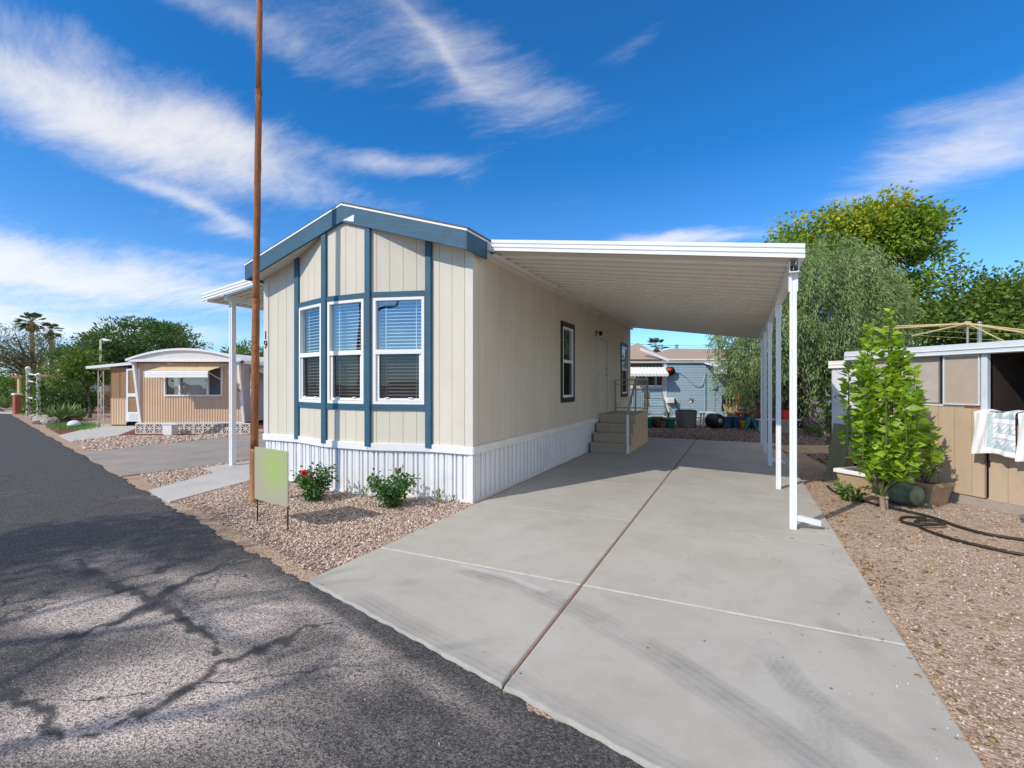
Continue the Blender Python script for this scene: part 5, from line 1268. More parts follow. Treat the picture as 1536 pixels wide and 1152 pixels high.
m = MB(Mb @ Matrix.Translation((bx(1004), -.02, bz(557))) @ Matrix.Rotation(math.pi / 2, 4, 'X')); m.lathe(0, 0, [(.06, 0), (.20, .01), (.20, .04), (.08, .05), (.08, .14), (.20, .15), (.20, .18), (.05, .19)], 16); m.build('drum', black_plastic, t, True)
m = MB(Mb @ Matrix.Translation((bx(1004), -.02, bz(557))) @ Matrix.Rotation(math.pi / 2, 4, 'X')); m.lathe(-.03, .06, [(.03, .1905), (.08, .195), (.09, .22), (.03, .23)], 14); m.build('cover', red_paint, t, True)
m = MB(Mb); m.tube([(bx(1008), -.03, bz(558)), (bx(1020), -.03, bz(560)), (bx(1030), -.03, bz(567)), (bx(1040), -.03, bz(577)), (bx(1048), -.03, bz(581)), (bx(1054), -.03, bz(578)), (bx(1056), -.03, bz(566))], .018, 6)
tag(m.build('wall_hose', mat('pale_blue_hose', (.30, .40, .47), .5), None, True, loc=tuple(Mb @ Vector((bx(1030), -.03, bz(567))))), 'pale hose looped across the blue trailer wall', 'hose')
q = Mb @ Vector((bx(1005), -.1, bz(602))); t = thing('wall_box', tuple(q), 'white wall mounted box with a dark end on the blue trailer', 'box')
m = MB(Mb); m.bbox(bx(999), -.22, bz(604), bx(1009.5), -.02, bz(597), .02); m.build('case', white_plastic, t)
m = MB(Mb); m.box(bx(1009.6), -.21, bz(605), bx(1011.5), -.03, bz(598)); m.build('end_cap', black_plastic, t)

# far stucco house
ZF = 34.; KF = ZF / 720; Mf = lotframe(768, ZF)
def fx(px): return (px - 768) * KF
def fz(py): return hgt(py, ZF)
fh = thing('stucco_house', tuple(Mf @ Vector((fx(1010), 0, 0))), 'far stucco house with a brown tiled hip roof above the blue trailer', 'house')
m = MB(Mf); m.box(fx(975), 0, 0, fx(1180), 8, fz(537)); m.box(fx(930), -2.5, 0, fx(976), 6, fz(538) - .2); m.build('wall', stucco, fh)
x0, x1, e0, r0 = fx(968), fx(1185), fz(539), fz(517)
m = MB(Mf); m.add([(x0, -.5, e0), (x1, -.5, e0), (x1, 8.5, e0), (x0, 8.5, e0), (x0 + 3.0, 4, r0), (x1 - 3, 4, r0)], [(0, 1, 5, 4), (1, 2, 5), (2, 3, 4, 5), (3, 0, 4), (3, 2, 1, 0)])
m.add([(fx(915), -3.0, e0 - .15), (fx(981), -3.0, e0 - .15), (fx(981), 3, e0 - .15), (fx(915), 3, e0 - .15), (fx(948), -1.6, r0 + .0), (fx(955), 3, r0 + .0)], [(0, 1, 4), (1, 2, 5, 4), (3, 0, 4, 5), (3, 2, 1, 0)])
rf_ = m.build('roof', roof_tan, fh)
m = MB(Mf); m.box(x0, -.56, e0 - .10, x1, -.505, e0 + .01); m.hexa([(fx(943), -3.06, e0 + .42), (fx(982), -3.06, e0 - .30), (fx(982), -3.01, e0 - .30), (fx(943), -3.01, e0 + .42), (fx(943), -3.06, e0 + .60), (fx(982), -3.06, e0 - .12), (fx(982), -3.01, e0 - .12), (fx(943), -3.01, e0 + .60)]); m.build('eave_board', white_trim, rf_)
for a, b in ((1025, 1031), (1033, 1039), (1062, 1072)):
    m = MB(Mf); m.box(fx(a), -.03, fz(560), fx(b), -.002, fz(540)); m.build('window', dark_glass, fh)
for a in (1018, 1043): 
    m = MB(Mf); m.lathe(fx(a), 3.9, [(.12, r0 - .1), (.12, r0 + .25), (.16, r0 + .26), (.16, r0 + .32)], 10); m.build('roof_vent', grey_metal, rf_)

# ---------------------------------------------------------------- belongings along the blue trailer
def at(px, zc): return lotframe(px, zc)
def pot(px, zc, r, h, mt_, label, plant=None):
    M_ = at(px, zc); q = M_ @ Vector((0, 0, -.02)); t = thing('plant_pot', tuple(q), label, 'pot', 'pots along the blue trailer')
    m = MB(M_); m.lathe(0, 0, [(r * .7, -.02), (r * .95, h * .6), (r, h * .85), (r * 1.08, h * .86), (r * 1.08, h), (r * .9, h), (r * .88, h * .9)], 14); m.build('pot_body', mt_, t, True)
    if plant: spiky(q.x, q.y, plant, 20, label.replace('pot', 'plant growing in the pot'), leaf_agave if 'teal' in label else leaf_dark, h * .9, 'plants in the pots', .035, 'potted_plant')
pot(969, 17.9, .26, .36, teal_pot, 'teal round pot nearest the steps', .55)
pot(985, 17.9, .22, .38, brown_pot, 'dark brown pot beside the nearest teal pot')
pot(992, 17.6, .19, .26, brown_pot, 'small brown pot in front of the dark brown one')
pot(1003, 17.7, .24, .34, teal_pot, 'wide teal pot left of the ribbed bin', .6)
M_ = at(984, 18.1); q = M_ @ Vector((0, 0, -.02)); t = thing('plant_rack', tuple(q), 'white tiered metal rack leaning by the blue trailer', 'rack')
for x_ in (-.42, .42):
    m = MB(M_); m.tube([(x_ * 1.1, -.15, -.02), (x_ * .75, .3, 1.25)], .02, 6); m.build('leg', white_plastic, t)
for k, (z, w_) in enumerate(((.42, .9), (.72, .78), (1.02, .68))):
    m = MB(M_); m.bbox(-w_ / 2, .0 + k * .08, z, w_ / 2, .14 + k * .08, z + .03, .004); m.build('shelf', white_plastic, t)
for dx, z, hh, lb in ((-.30, 1.05, .30, 'tan figurine on the top tier of the white rack'), (-.32, .75, .26, 'tan figurine on the middle tier of the white rack')):
    q = M_ @ Vector((dx, .15, z)); t = thing('figurine', tuple(q), lb, 'figurine', 'figurines on the rack')
    m = MB(M_); m.lathe(dx - .06, .14, [(.05, z), (.06, z + hh * .3), (.035, z + hh * .62), (.05, z + hh * .75), (.04, z + hh * .92), (.01, z + hh)], 10); m.build('body', straw, t, True)
    m = MB(M_); m.lathe(dx + .07, .14, [(.05, z), (.055, z + hh * .3), (.03, z + hh * .6), (.045, z + hh * .72), (.035, z + hh * .85), (.01, z + hh * .95)], 10); m.build('companion', straw, t, True)
M_ = at(1029, 18.0); q = M_ @ Vector((0, 0, -.02)); t = thing('ribbed_bin', tuple(q), 'grey brown ribbed round bin on the gravel behind the driveway', 'bin')
m = MB(M_); pf = [(.34, -.02)]
for k in range(8): pf += [(.35 + .004 * k, k * .068), (.362 + .004 * k, k * .068 + .02), (.362 + .004 * k, k * .068 + .05), (.35 + .004 * k, k * .068 + .062)]
pf += [(.39, .56), (.40, .60), (.36, .60), (.34, .5)]
m.lathe(0, 0, pf, 24); m.build('bin_body', wicker, t, True)
m = MB(M_); m.tube([(-.30, -.1, .62), (-.36, -.08, .74), (-.40, -.06, .86)], .018, 6); m.build('rod', black_metal, t)
m = MB(M_); m.lathe(0, 0, [(.33, .52), (.36, .605), (.365, .625), (.30, .64), (.02, .65)], 24); m.build('lid', black_plastic, t)
for dx in (-.12, .34):
    q = M_ @ Vector((dx, .5, 0)); s_ = thing('wire_stake', tuple(q), 'thin wire plant stake behind the ribbed bin, %s one' % ('left' if dx < 0 else 'right'), 'stake', 'wire stakes behind the bin')
    m = MB(M_); m.tube([(dx, .5, -.02), (dx, .5, .9)], .008, 5); m.build('wire', grey_metal, s_)
    m = MB(M_); m.tube([(dx, .5, .9), (dx + .03, .5, .95), (dx + .08, .5, .93), (dx + .09, .5, .86)], .008, 5); m.build('hook', grey_metal, s_)
M_ = at(1060, 18.3); q = M_ @ Vector((0, 0, 0)); t = thing('plastic_stool', tuple(q), 'white square plastic stool between the ribbed bin and the black drum', 'stool')
m = MB(M_); m.bbox(-.22, -.2, .50, .22, .2, .54, .01); m.build('seat', white_plastic, t)
for sx_ in (-1, 1):
    for sy in (-1, 1):
        m = MB(M_); m.hexa([(sx_ * .21 - .03, sy * .18 - .03, -.02), (sx_ * .21 + .03, sy * .18 - .03, -.02), (sx_ * .21 + .03, sy * .18 + .03, -.02), (sx_ * .21 - .03, sy * .18 + .03, -.02), (sx_ * .16 - .03, sy * .14 - .03, .499), (sx_ * .16 + .03, sy * .14 - .03, .499), (sx_ * .16 + .03, sy * .14 + .03, .499), (sx_ * .16 - .03, sy * .14 + .03, .499)]); m.build('leg', white_plastic, t)
m = MB(M_); m.box(-.17, -.16, .2, .17, -.13, .25); m.box(-.17, .13, .2, .17, .16, .25); m.build('stretcher', white_plastic, t)
M_ = at(1072, 17.6); q = M_ @ Vector((0, 0, 0)); t = thing('black_drum', tuple(q), 'black round drum lying on its side on the gravel', 'drum')
Md = M_ @ Matrix.Translation((0, 0, .25)) @ Matrix.Rotation(R(25), 4, 'Z') @ Matrix.Rotation(math.pi / 2, 4, 'X')
m = MB(Md); m.lathe(0, 0, [(.2, -.25), (.255, -.22), (.27, -.1), (.25, 0), (.27, .1), (.255, .22), (.2, .25)], 22); m.build('shell', black_plastic, t, True)
m = MB(Md); m.lathe(0, 0, [(.10, .2505), (.12, .27), (.08, .29), (.02, .29)], 14); m.build('hub_cap', grey_metal, t, True)
def crate(px, zc, w_, d_, h_, mt_, label, cat='bin', z=-.02, nm='storage_bin', grp='bins by the table'):
    M_ = at(px, zc); q = M_ @ Vector((0, 0, z)); t = thing(nm, tuple(q), label, cat, grp)
    m = MB(M_); m.hexa([(-w_ * .44, -d_ * .44, z), (w_ * .44, -d_ * .44, z), (w_ * .44, d_ * .44, z), (-w_ * .44, d_ * .44, z), (-w_ / 2, -d_ / 2, z + h_ * .9), (w_ / 2, -d_ / 2, z + h_ * .9), (w_ / 2, d_ / 2, z + h_ * .9), (-w_ / 2, d_ / 2, z + h_ * .9)]); m.build('box', mt_, t)
    m = MB(M_); m.bbox(-w_ * .53, -d_ * .53, z + h_ * .901, w_ * .53, d_ * .53, z + h_, .01); m.build('lid', mt_, t)
crate(1088, 17.7, .36, .4, .42, blue_plastic, 'slate blue bin right of the black drum')
crate(1106, 17.6, .46, .4, .44, blue_plastic, 'wide slate blue bin in front of the clutter table')
crate(1135, 17.8, .5, .4, .36, navy, 'navy blue box at the right end under the clutter table')
M_ = at(1114, 17.35); q = M_ @ Vector((0, 0, .0)); t = thing('yellow_bucket', tuple(q), 'small yellow bucket in front of the wide blue bin', 'bucket')
m = MB(M_); m.lathe(0, 0, [(.085, -.02), (.11, .24), (.12, .25), (.12, .27), (.10, .27)], 14); m.build('bucket_body', yellow_plastic, t, True)
m = MB(M_); m.tube([(-.115, 0, .26), (-.08, -.05, .33), (0, -.07, .36), (.08, -.05, .33), (.115, 0, .26)], .006, 5); m.build('handle', grey_metal, t)
M_ = at(1125, 17.3); q = M_ @ Vector((0, 0, 0)); t = thing('step_stool', tuple(q), 'aqua folding step stool shaped like an A on the gravel', 'step stool')
for s0 in (-1, 1):
    m = MB(M_); m.hexa([(s0 * .20 - .03, -.12, -.02), (s0 * .20 + .03, -.12, -.02), (s0 * .20 + .03, .12, -.02), (s0 * .20 - .03, .12, -.02), (s0 * .04 - .025, -.1, .36), (s0 * .04 + .025, -.1, .36), (s0 * .04 + .025, .1, .36), (s0 * .04 - .025, .1, .36)]); m.build('side', aqua_plastic, t)
m = MB(M_); m.bbox(-.09, -.11, .361, .09, .11, .39, .006); m.build('top', aqua_plastic, t)
# table with clutter
M_ = at(1118, 18.3); q = M_ @ Vector((0, 0, 0)); t = thing('folding_table', tuple(q), 'long folding table covered with clutter beside the blue trailer', 'table')
m = MB(M_); m.bbox(-.75, -.3, .50, .95, .3, .535, .008); m.build('table_top', mat('grey_table_top', (.45, .45, .42), .6), t)
for x_ in (-.7, .88):
    for y_ in (-.26, .26):
        m = MB(M_); m.tube([(x_, y_, -.02), (x_, y_, .499)], .016, 6); m.build('leg', black_metal, t)
def on(px, zc, z, nm, label, cat): 
    M_ = at(px, zc); q = M_ @ Vector((0, 0, z)); return M_, thing(nm, tuple(q), label, cat)
M_, t = on(1096, 18.1, .535, 'straw_basket', 'straw coloured basket on the left end of the clutter table', 'basket')
m = MB(M_); m.hexa([(-.17, -.12, .536), (.17, -.12, .536), (.17, .12, .536), (-.17, .12, .536), (-.22, -.15, .80), (.22, -.15, .80), (.22, .15, .80), (-.22, .15, .80)]); m.build('basket_body', straw, t)
m = MB(M_); m.bbox(-.235, -.165, .8005, .235, .165, .83, .006); m.build('rim', wood_fresh, t)
M_, t = on(1094, 18.45, .536, 'striped_cushion', 'black and white striped cushion standing behind the basket', 'cushion')
for k in range(7):
    m = MB(M_); m.bbox(-.22 + k * .065, -.05, .85, -.22 + k * .065 + .0645, .06, 1.14 + .03 * math.sin(k), .02); m.build('stripe', white_plastic if k % 2 else black_plastic, t)
m = MB(M_); m.box(-.25, .065, .536, .27, .10, 1.15); m.build('backing', navy, t)
M_, t = on(1109, 18.2, .536, 'red_bag', 'bright red cloth bag heaped on the clutter table', 'bag')
m = MB(M_); m.ball(0, 0, 1.0, .17, .13, .22, 14, 9, .10); m.build('bag_body', red_paint, t, True)
m = MB(M_); m.box(-.2, -.1, .536, .2, .12, .82); m.build('carton', mat('grey_carton', (.25, .25, .27), .8, .2), t)
m = MB(M_); m.tube([(-.08, -.02, 1.18), (-.05, -.03, 1.32), (.05, -.03, 1.32), (.08, -.02, 1.18)], .014, 6); m.build('handle', red_paint, t)
M_, t = on(1112, 17.95, .536, 'folded_blanket', 'red and blue folded blankets piled on the front of the clutter table', 'blanket')
for k, (mt_, w_) in enumerate(((red_paint, .4), (navy, .36), (mat('pale_blue_fabric', (.35, .45, .6), .9, .2), .32))):
    m = MB(M_); m.bbox(-w_ / 2 + .03 * k, -.12, .537 + k * .062, w_ / 2 + .03 * k, .12, .597 + k * .062, .02); m.build('fold', mt_, t)
M_, t = on(1131, 18.1, .536, 'white_jug', 'round white plastic jug on the right end of the clutter table', 'jug')
m = MB(M_); m.lathe(0, 0, [(.08, .537), (.115, .56), (.12, .66), (.10, .73), (.05, .77), (.04, .80)], 16); m.build('jug_body', white_plastic, t, True)
m = MB(M_); m.tube([(.06, 0, .76), (.13, 0, .77), (.15, 0, .68), (.12, 0, .62)], .014, 6); m.build('handle', white_plastic, t)
m = MB(M_); m.lathe(0, 0, [(.045, .8005), (.045, .83), (.03, .835)], 12); m.build('cap', aqua_plastic, t)
M_, t = on(1122, 18.4, .536, 'brown_box', 'tall dark brown box behind the blankets on the clutter table', 'box')
m = MB(M_); m.bbox(-.15, -.1, .536, .2, .15, 1.04, .01); m.build('box_body', brown_pot, t)
m = MB(M_); m.hexa([(-.15, -.101, 1.041), (.2, -.101, 1.041), (.2, .15, 1.041), (-.15, .15, 1.041), (-.22, -.2, 1.12), (.24, -.2, 1.12), (.24, -.19, 1.125), (-.22, -.19, 1.125)]); m.build('flap', wood_grey, t)
M_, t = on(1166, 16.4, 0, 'white_bench', 'low white painted bench seen between the carport posts', 'bench')
m = MB(M_); m.bbox(-.7, -.15, .36, .7, .15, .41, .008); m.build('seat', white_plastic, t)
for x_ in (-.55, .55):
    m = MB(M_); m.box(x_ - .03, -.13, -.02, x_ + .03, .13, .359); m.build('leg', white_plastic, t)
M_, t = on(1178, 17.0, 0, 'dark_shed', 'dark brown storage shed half hidden behind the weeping acacia', 'shed')
m = MB(M_); m.box(-.9, .7, -.03, 1.2, 2.6, 2.2); m.build('wall', shed_dark, t)
m = MB(M_); m.hexa([(-1.1, .5, 2.201), (1.4, .5, 2.201), (1.4, 2.8, 2.201), (-1.1, 2.8, 2.201), (-1.1, .5, 2.26), (1.4, .5, 2.26), (1.4, 2.8, 2.42), (-1.1, 2.8, 2.42)]); m.build('roof', grey_metal, t)
m = MB(M_); m.bbox(-.5, .66, 0, .3, .699, 1.95, .004); m.build('door', brown_pot, t)
M_, t = on(1177, 16.0, 0, 'red_canister', 'red gas canister standing on the gravel between two carport posts', 'canister')
m = MB(M_); m.bbox(-.13, -.1, .42, .13, .1, .72, .03); m.build('tank', red_paint, t)
m = MB(M_); m.tube([(-.08, 0, .72), (-.06, 0, .80), (.06, 0, .80), (.08, 0, .72)], .014, 6); m.build('handle', black_plastic, t)
m = MB(M_); m.box(-.2, -.14, -.02, .2, .14, .42); m.build('support_block', concrete_old, t)
# overhead wires far behind the stucco house
for k, (y0, y1) in enumerate(((511.5, 514), (514.5, 517.5))):
    a = Vector(lot(900, 62) + (hgt(y0, 62),)); b = Vector(lot(1120, 62) + (hgt(y1, 62),)); m = MB(); n_ = 12
    m.tube([a.lerp(b, i / n_) - Vector((0, 0, .5 * math.sin(math.pi * i / n_))) for i in range(n_ + 1)], .022, 5)
    tag(m.build('overhead_wire', black_metal, None, loc=tuple(a)), '%s overhead wire in the sky behind the far tiled roof' % ('upper' if k == 0 else 'lower'), 'wire', 'overhead wires')
# ---------------------------------------------------------------- tan trailer on the next lot
ZT = 18.4; KT = ZT / 720
Mt = lotframe(768, ZT)
def tx(px): return (px - 768) * KT
def tz(py): return hgt(py, ZT)
tt = thing('tan_trailer', tuple(Mt @ Vector((tx(283), 0, 0))), 'tan corrugated trailer with a white arched roof and a window awning', 'trailer')
def ribs(mb, x0, x1, z0, z1, y, pitch=.10, amp=.018):
    n = max(2, int((x1 - x0) / (pitch / 6))); P = []
    for i in range(n + 1):
        x = x0 + (x1 - x0) * i / n; q = (x / pitch) % 1
        P.append((x, y - amp * (.5 + .5 * math.cos(6.283 * q)) ** 1.5))
    k = len(P); mb.add([(x, yy, z0) for x, yy in P] + [(x, yy, z1) for x, yy in P], [(i, i + 1, k + i + 1, k + i) for i in range(n)])
TX0, TX1 = tx(206), tx(366); WX0, WX1, WYB, WYT = tx(247), tx(334), tz(592), tz(553)
m = MB(Mt)
for a, b, z0, z1 in ((TX0, WX0, .12, 2.39), (WX1, TX1, .12, 2.39), (WX0, WX1, .12, WYB), (WX0, WX1, WYT, 2.39)): ribs(m, a, b, z0, z1, 0)
m.build('front_wall', tan_panel, tt)
m = MB(Mt); m.box(TX1 - .06, .02, .12, TX1 - .005, 11, 2.45); m.box(TX0, .02, .12, TX0 + .05, 11, 2.45); m.box(TX0, 10.9, .12, TX1, 11, 2.4); m.build('side_wall', grey_panel, tt)
m = MB(Mt); m.box(TX0 + .05, .5, .12, TX1 - .07, .55, 2.4); m.build('interior', dark_room, tt)
m = MB(Mt); m.box(TX0, -.04, tz(544.5), TX1, .015, tz(541)); m.build('top_band', tan_band, tt)
m = MB(Mt); m.box(TX0, -.05, .04, TX1, .02, .118); m.build('base_band', white_trim, tt)
arc = [(tx(197) + (tx(368) - tx(197)) * i / 20, tz(541) + .41 * (1 - (2 * i / 20 - 1) ** 2)) for i in range(21)]
m = MB(Mt); m.prism([(x, -.22, z) for x, z in arc] + [(arc[-1][0], -.22, tz(541) - .01), (arc[0][0], -.22, tz(541) - .01)], (0, 11.4, 0)); rf_ = m.build('roof', mat('white_metal_roof', (.70, .66, .64), .45, .06), tt)
m = MB(Mt); up = [(x, z + .05) for x, z in arc]
V = [(x, -.30, z - .03) for x, z in arc] + [(x, -.30, z) for x, z in up] + [(x, -.19, z + .002) for x, z in arc] + [(x, -.19, z) for x, z in up]; k = 21
m.add(V, [(i, i + 1, k + i + 1, k + i) for i in range(20)] + [(k + i, k + i + 1, 3 * k + i + 1, 3 * k + i) for i in range(20)] + [(i + 1, i, 2 * k + i, 2 * k + i + 1) for i in range(20)]); m.build('arched_rim', white_trim, rf_)
m = MB(Mt); m.box(tx(199), -.28, tz(541) - .05, tx(366), -.225, tz(541) + .04); m.build('fascia', white_trim, rf_)
for xa, xb, nm in ((205, 212.5, 0), (360.5, 367, 1)):
    m = MB(Mt); d = .20; w_ = .055
    m.hexa([(tx(xb) - w_, -.06, .05), (tx(xb) + w_ * .5, -.06, .05), (tx(xb) + w_ * .5, .0, .05), (tx(xb) - w_, .0, .05), (tx(xa) - w_, -d + .02, tz(541) - .05), (tx(xa) + w_ * .5, -d + .02, tz(541) - .05), (tx(xa) + w_ * .5, -.02, tz(541) - .05), (tx(xa) - w_, -.02, tz(541) - .05)])
    m.build('slanted_post', white_trim, tt)
for c, dz in (('2', .08), ('0', -.10)):
    glyph(c, .2, Mt @ Matrix.Translation((tx(362.9), -.205, tz(584) + dz)), digit, tt, 'house_number')
m = MB(Mt)
for q in ((WX0, WYB, WX0 + .05, WYT), (WX1 - .05, WYB, WX1, WYT), (WX0, WYB - .06, WX1, WYB), (tx(269), WYB, tx(271.5), WYT), (tx(311), WYB, tx(313.5), WYT)): m.box(q[0], -.05, q[1], q[2], .06, q[3])
wf = m.build('window', white_trim, tt)
m = MB(Mt); m.box(WX0 + .3, .10, WYB, tx(311), .12, WYT); m.build('curtain', curtain, wf)
m = MB(Mt); m.add([(WX0, .03, WYB), (tx(312), .03, WYB), (tx(312), .03, WYT), (WX0, .03, WYT)], [(0, 1, 2, 3)]); m.build('pane', glass_low, wf)
m = MB(Mt); m.box(tx(313.6), .02, WYB, WX1 - .051, .04, WYT); m.build('screen_pane', mat('grey_screen', (.10, .105, .12), .8), wf)
m = MB(Mt); A0, A1, d = tx(247), tx(333), .93; Zt, Zm, Zb = tz(549.5), 2.07, 1.84
n = 26; V = []
for k in range(n + 1):
    x = A0 - .03 + (A1 - A0 + .06) * k / n; r_ = .012 * (k % 2); V += [(x, -.03, Zt + r_), (x, -d, Zm + r_)]
m.add(V, [(2 * k, 2 * k + 1, 2 * k + 3, 2 * k + 2) for k in range(n)])
aw_ = m.build('window_awning', mat('cream_awning', (.66, .50, .33), .55, .05), tt)
m = MB(Mt)
for k in range(4): z = Zm - k * .058; m.hexa([(A0 - .05, -d - .02, z - .055), (A1 + .05, -d - .02, z - .055), (A1 + .05, -d, z - .055), (A0 - .05, -d, z - .055), (A0 - .05, -d - .005, z), (A1 + .05, -d - .005, z), (A1 + .05, -d + .012, z), (A0 - .05, -d + .012, z)])
m.build('valance', white_trim, aw_)
for x in (A0, A1):
    m = MB(Mt); m.tube([(x, -.03, tz(570)), (x, -d + .03, Zm - .02)], .014, 6); m.build('bracket', alu_white, aw_)
m = MB(Mt); m.prism([(A1 + .02, -.03, Zt), (A1 + .02, -.03, WYB + .4), (A1 + .02, -.05, WYB + .4), (A1 + .02, -.06, Zt)], (.03, 0, 0)); m.build('awning_bar', white_trim, aw_)
m = MB(Mt); m.prism([(TX1 + .0, .4, tz(551)), (TX1 + .0, 2.2, tz(551)), (TX1 + .75, 2.2, tz(564)), (TX1 + .75, .4, tz(564))], (0, 0, .02)); m.build('side_awning', mat('tan_awning', (.60, .42, .25), .55), tt)
m = MB(Mt); m.box(tx(365) + .02, -.03, 2.36, tx(365) + .13, 11.2, 2.50); m.build('side_gutter', white_trim, rf_)
# screened porch
po = thing('screened_porch', tuple(Mt @ Vector((tx(180), .3, 0))), 'brown screened porch with a white storm door at the left end of the tan trailer', 'porch')
PX0, PX1, PY = tx(157), tx(205), .02
m = MB(Mt); ribs(m, PX0 + .22, tx(190) - .02, .04, tz(597), PY); m.build('lower_wall', tan_panel, po)
m = MB(Mt); m.box(PX0 + .22, PY + .01, tz(597) + .001, tx(190) - .02, PY + .03, tz(551)); m.build('screen', screen_brown, po)
m = MB(Mt); m.box(tx(190) - .018, PY - .01, tz(632) - .05, tx(191), PY + .05, tz(551)); m.box(PX0 + .22, PY - .012, tz(597) - .02, tx(190) - .02, PY + .009, tz(597) + .02); m.box(tx(178), PY - .005, tz(597) + .0205, tx(178) + .02, PY + .009, tz(552)); m.build('framing', tan_band, po)
m = MB(Mt); m.add([(PX0, PY + .3, .02), (PX0 + .215, PY, .02), (PX0 + .215, PY, tz(551)), (PX0, PY + .3, tz(551))], [(0, 1, 2, 3)])
for k in range(16): z = .1 + k * .135; m.hexa([(PX0 + .02, PY + .26, z), (PX0 + .2, PY + .0, z + .1), (PX0 + .2, PY + .02, z + .1), (PX0 + .02, PY + .28, z), (PX0 + .02, PY + .26, z + .03), (PX0 + .2, PY + .0, z + .13), (PX0 + .2, PY + .02, z + .13), (PX0 + .02, PY + .28, z + .03)])
m.build('louvred_end', tan_panel, po)
m = MB(Mt); m.box(PX0 + .05, PY + .6, 0, PX1 + .3, PY + .65, tz(551)); m.box(PX0, PY + .31, .0, PX0 + .04, PY + 4, tz(551)); m.build('inner_wall', tan_band, po)
DX0, DX1 = tx(190.5), tx(211); DZ0, DZ1 = tz(632), tz(553)
m = MB(Mt)
for q in ((DX0, DZ0, DX0 + .07, DZ1), (DX1 - .07, DZ0, DX1, DZ1), (DX0 + .07, DZ1 - .07, DX1 - .07, DZ1), (DX0 + .07, tz(595), DX1 - .07, tz(590)), (DX0 + .07, DZ0, DX1 - .07, tz(618))): m.box(q[0], PY - .06, q[1], q[2], PY - .015, q[3])
dr_ = m.build('storm_door', white_trim, po)
m = MB(Mt); m.box(DX0 + .07, PY - .04, tz(618), DX1 - .07, PY - .02, tz(595)); m.box(DX0 + .07, PY - .04, tz(590), DX1 - .07, PY - .02, DZ1 - .07); m.build('door_screen', screen_brown, dr_)
m = MB(Mt); m.bbox(DX0 + .1, PY - .072, DZ0 + .06, DX1 - .1, PY - .061, tz(618) - .05, .004); m.build('kick_panel', pale_fascia, dr_)
m = MB(Mt); m.hexa([(tx(133.5), -.14, tz(553.5)), (tx(204), -.14, tz(547)), (tx(204), 4, tz(547)), (tx(132), 4, tz(553.5)), (tx(133.5), -.14, tz(549.5)), (tx(204), -.14, tz(543)), (tx(204), 4, tz(543)), (tx(132), 4, tz(549.5))]); m.build('porch_roof', white_trim, po)
def ironpost(px):
    M_ = Mt @ Matrix.Translation((tx(px), -.02, 0)); m = MB(M_)
    for dx in (-.1, .1): m.box(dx - .012, -.012, -.02, dx + .012, .012, tz(551))
    k = 10; h_ = tz(551) / k
    for i in range(k):
        a = -1 if i % 2 else 1; m.tube([(-.09 * a, 0, i * h_), (-.02 * a, 0, i * h_ + h_ * .3), (.02 * a, 0, i * h_ + h_ * .7), (.09 * a, 0, (i + 1) * h_)], .009, 5)
    m.build('lattice_post', mat('off_white_iron', (.50, .42, .36), .6, .1), po)
ironpost(152)
# breeze blocks and plank bench along the bed
def breeze(px, zc):
    o = thing('breeze_block', lot(px, zc) + (-.015,), 'square white breeze block with a star cut-out in the low row before the tan trailer', 'breeze block', 'breeze blocks before the tan trailer', YAW)
    M_ = lotframe(px, zc) @ Matrix.Translation((0, 0, -.015)); s_ = .150; m = MB(M_)
    for q in ((-s_, 0, s_, .03), (-s_, .30, s_, .33), (-s_, .03, -s_ + .03, .30), (s_ - .03, .03, s_, .30)): m.box(q[0], -.09, q[1], q[2], .09, q[3])
    for a in (45, 135, 90, 0):
        Mk = M_ @ Matrix.Translation((0, 0, .165)) @ Matrix.Rotation(R(a), 4, 'Y'); m.M = Mk; l = .18 if a in (45, 135) else .125; m.box(-l, -.085 + a * .0001, -.013, l, .085 - a * .0001, .013)
    m.build('block_face', block_white, o); return o
b0 = breeze(213, 15.7)
pxs = [227, 241] + [272 + 14 * i for i in range(8)]
for i, px in enumerate(pxs): dup(b0, lot(px, 15.7) + (-.015,), YAW)
bn = thing('plank_bench', lot(256, 15.3) + (-.015,), 'low white block carrying a long plank like a bench before the tan trailer', 'bench')
m = MB(lotframe(256, 15.3)); m.bbox(-.14, -.15, -.015, .14, .15, .32, .01); m.build('end_block', white_trim, bn)
m = MB(lotframe(256, 15.3)); m.hexa([(-.17, -.17, .321), (.25, -.17, .321), (2.05, .42, .321), (1.75, .42, .321), (-.17, -.17, .37), (.25, -.17, .37), (2.05, .42, .36), (1.75, .42, .36)]); m.build('plank', white_trim, bn)
m = MB(lotframe(342, 15.75)); m.bbox(-.12, .0, -.015, .12, .25, .32, .01); m.build('end_block', white_trim, bn)
# trellis, posts, rocks along the street
def vinepost(px, zc, top, label):
    x_, y_ = lot(px, zc); h_ = hgt(top, zc); t = thing('trellis_post', (x_, y_, -.03), label, 'post', 'vine wrapped white posts')
    m = MB(); m.bbox(x_ - .065, y_ - .065, -.03, x_ + .065, y_ + .065, h_, .01); m.build('shaft', white_trim, t)
    P = []; A = []
    for i in range(620):
        a = i * .07 + rnd.uniform(-.4, .4); z = (i / 620) * h_; P.append((x_ + .12 * math.cos(a), y_ + .12 * math.sin(a), z + rnd.uniform(-.1, .1))); A.append((math.cos(a), math.sin(a), rnd.gauss(0, .6)))
    leaf_mesh('vine', np.array(P), np.array(A), .13, .08, leaf_dark, t, .1)
    m = MB(); m.ball(x_, y_, h_ + .1, .11, n=10, m=6); m.build('finial', white_plastic, t, True)
vinepost(42, 23.5, 556, 'left vine wrapped white post of the trellis arch')
vinepost(58, 22.6, 566, 'right vine wrapped white post of the trellis arch')
xa, ya = lot(42, 23.5); xb, yb = lot(58, 22.6)
